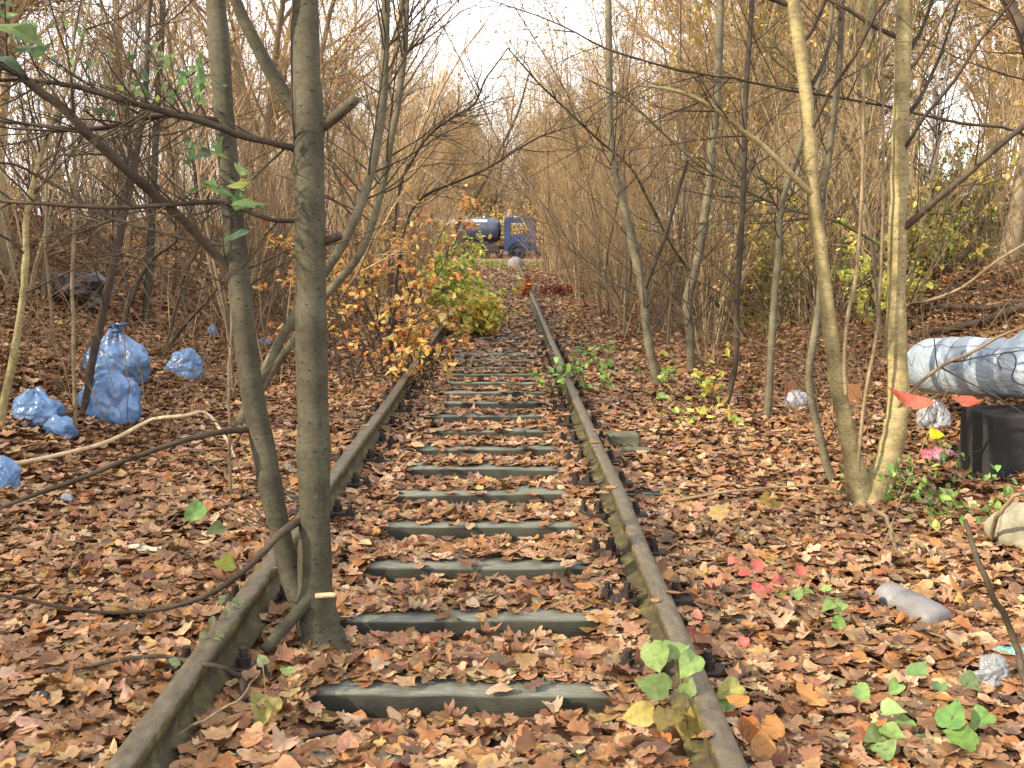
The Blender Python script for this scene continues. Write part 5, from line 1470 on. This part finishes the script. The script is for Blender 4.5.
cab = tp("cab", cab_fn, M['blue_paint'])
for yy in (-1.125, 1.125):
    tp("side_window", lambda bm, yy=yy: bx(bm, (.02, yy, 2.09), (1.18, .008, .84)), M['glass'], parent=cab)
tp("windscreen", lambda bm: bx(bm, (1.06, 0, 2.05), (.012, 2.0, .95)), M['glass'], parent=cab)
tp("door", lambda bm: bx(bm, (.05, -1.165, 1.34), (1.24, .02, .58), None, .008), M['blue_paint'], parent=cab)
tp("mirror", lambda bm: (bx(bm, (1.05, -1.36, 2.15), (.10, .16, .36), None, .03), bx(bm, (1.03, -1.24, 2.15), (.03, .14, .03))), M['chassis'], parent=cab)
tp("sun_visor", lambda bm: bx(bm, (1.06, 0, 2.66), (.22, 2.1, .04), R3, .01), M["chassis"], parent=cab)
tp("door_seam", lambda bm: (bx(bm, (-.60, -1.163, 1.7), (.02, .012, 1.7)), bx(bm, (.72, -1.163, 1.3), (.02, .012, 1.1))), M["chassis"], parent=cab)
for yy in (-.85, .85):
    tp("headlight", lambda bm, yy=yy: cyl(bm, (1.12, yy, .98), (1.19, yy, .98), .13, .14, 18), M["pale_metal"])
tp("bumper", lambda bm: bx(bm, (1.17, 0, .72), (.22, 2.34, .34), None, .05), M['chassis'])


def guard_fn(bm):
    for yy in (-1.05, 1.05):
        prev = None
        for k in range(13):
            a = math.pi * k / 12
            cur = []
            for rr in (.66, .72):
                for w in (-.2, .2): cur.append(bm.verts.new((-.12 + rr * math.cos(a), yy + w, .56 + rr * math.sin(a))))
            if prev:
                for a_, b_ in ((0, 1), (1, 3), (3, 2), (2, 0)): bm.faces.new((prev[a_], prev[b_], cur[b_], cur[a_]))
            prev = cur


tp("mudguard", guard_fn, M['blue_paint'])
for xx in (-.12, -3.6, -4.9):
    for yy in (-1.02, 1.02):
        def wf(bm):
            rp = [(-.15, .30), (-.15, .48), (-.12, .54), (.12, .54), (.15, .48), (.15, .30)]
            n = 28; ring = [[bm.verts.new((rr * math.cos(6.2832 * k / n), t, rr * math.sin(6.2832 * k / n))) for k in range(n)] for t, rr in rp]
            for a_, b_ in zip(ring, ring[1:] + ring[:1]):
                for k in range(n): bm.faces.new((a_[k], a_[(k + 1) % n], b_[(k + 1) % n], b_[k]))
        w = tp("wheel", wf, M['tyre'], True); w.location = (xx, yy, .54)
        ri = tp("rim", lambda bm: (cyl(bm, (0, -.08, 0), (0, .08, 0), .295, None, 24), cyl(bm, (0, -.15, 0), (0, -.081, 0), .11, None, 12)), M['chassis'], parent=w)
tp("chassis_frame", lambda bm: (bx(bm, (-2.6, -.45, .86), (6.4, .12, .24)), bx(bm, (-2.6, .45, .86), (6.4, .12, .24)), bx(bm, (-1.75, -.85, .78), (.9, .6, .5), None, .06), bx(bm, (-2.6, 0, .86), (.15, .78, .2))), M['chassis'])


def tank_fn(bm):
    rp = [(-6.2, .25), (-6.12, .7), (-5.95, .92), (-5.6, .98), (-1.75, .98), (-1.45, .92), (-1.28, .7), (-1.2, .25)]
    n = 36; ring = [[bm.verts.new((t, 1.08 * rr * math.cos(6.2832 * k / n), 1.98 + .86 * rr * math.sin(6.2832 * k / n))) for k in range(n)] for t, rr in rp]
    for a_, b_ in zip(ring, ring[1:]):
        for k in range(n): bm.faces.new((a_[k], a_[(k + 1) % n], b_[(k + 1) % n], b_[k]))
    bm.faces.new(ring[0]); bm.faces.new(ring[-1])


tk = tp("tank", tank_fn, M['tank_paint'], True)
tp("tank_walkway", lambda bm: (bx(bm, (-3.7, -.62, 2.66), (3.2, .34, .05), None, .01), bx(bm, (-3.7, -.80, 2.56), (3.2, .02, .22))), M['pale_metal'], parent=tk)
tp("tank_cradle", lambda bm: [bx(bm, (x_, 0, 1.12), (.3, 1.5, .3)) for x_ in (-2.2, -5.2)], M['chassis'])
tp("manhole", lambda bm: cyl(bm, (-2.2, 0, 2.75), (-2.2, 0, 2.95), .3, .26, 18), M['tank_paint'], parent=tk)
truck.scale = (.92,) * 3
# road the truck stands on and the grass verge before it
n = 41; X = np.linspace(-26, 26, n); road = []
for yy in (59.2, 61, 63, 65.4): road.append(np.stack([X, np.full(n, yy), ground_z(X, np.full(n, yy)) + .012], -1))
V = np.array(road).reshape(-1, 3); i = (np.arange(3)[:, None] * n + np.arange(n - 1)[None]).ravel()
tag(link("road", new_mesh("road", V, np.stack([i, i + 1, i + n + 1, i + n], -1), m_simple("gravel_road", [(.3, lin(116, 108, 98)), (.7, lin(160, 152, 140))], 8, .95))), "pale gravel road crossing at the end of the track", None, None, 'structure')
r = np.random.default_rng(501)
g = Geo()


def grass(x0, x1, y0, y1, n, h0, h1):
    X = r.uniform(x0, x1, n); Y = r.uniform(y0, y1, n); K = 4
    P = np.zeros((n, K, 3)); P[:, 0] = np.stack([X, Y, ground_z(X, Y) - .02], -1)
    d = nrm(np.stack([r.normal(0, .35, n), r.normal(0, .35, n), np.ones(n)], -1)); L = r.uniform(h0, h1, n)
    for q in range(1, K):
        d = nrm(d + r.normal(0, .1, (n, 3)) - np.array([0, 0, .15])); P[:, q] = P[:, q - 1] + d * (L / 3)[:, None]
    W = np.linspace(1, .2, K)[None] * (.006 + .0004 * Y[:, None])
    V, F = tubes(P, W, 3); g.add(V, F); g.C[-1] = np.repeat(pick(r, [(2, lin(150, 164, 92)), (2, lin(178, 182, 108)), (1, lin(190, 176, 116)), (1, lin(104, 122, 66))], n), K * 3, 0)


grass(-7, 5, 44, 59, 7000, .06, .22)
grass(3.2, 8, 12.5, 26, 9000, .08, .30)
tag(g.build("grass", M['leaf'], None, colors=True), "pale green grass on the far verge and the sunny slope", "grass", None, 'stuff')
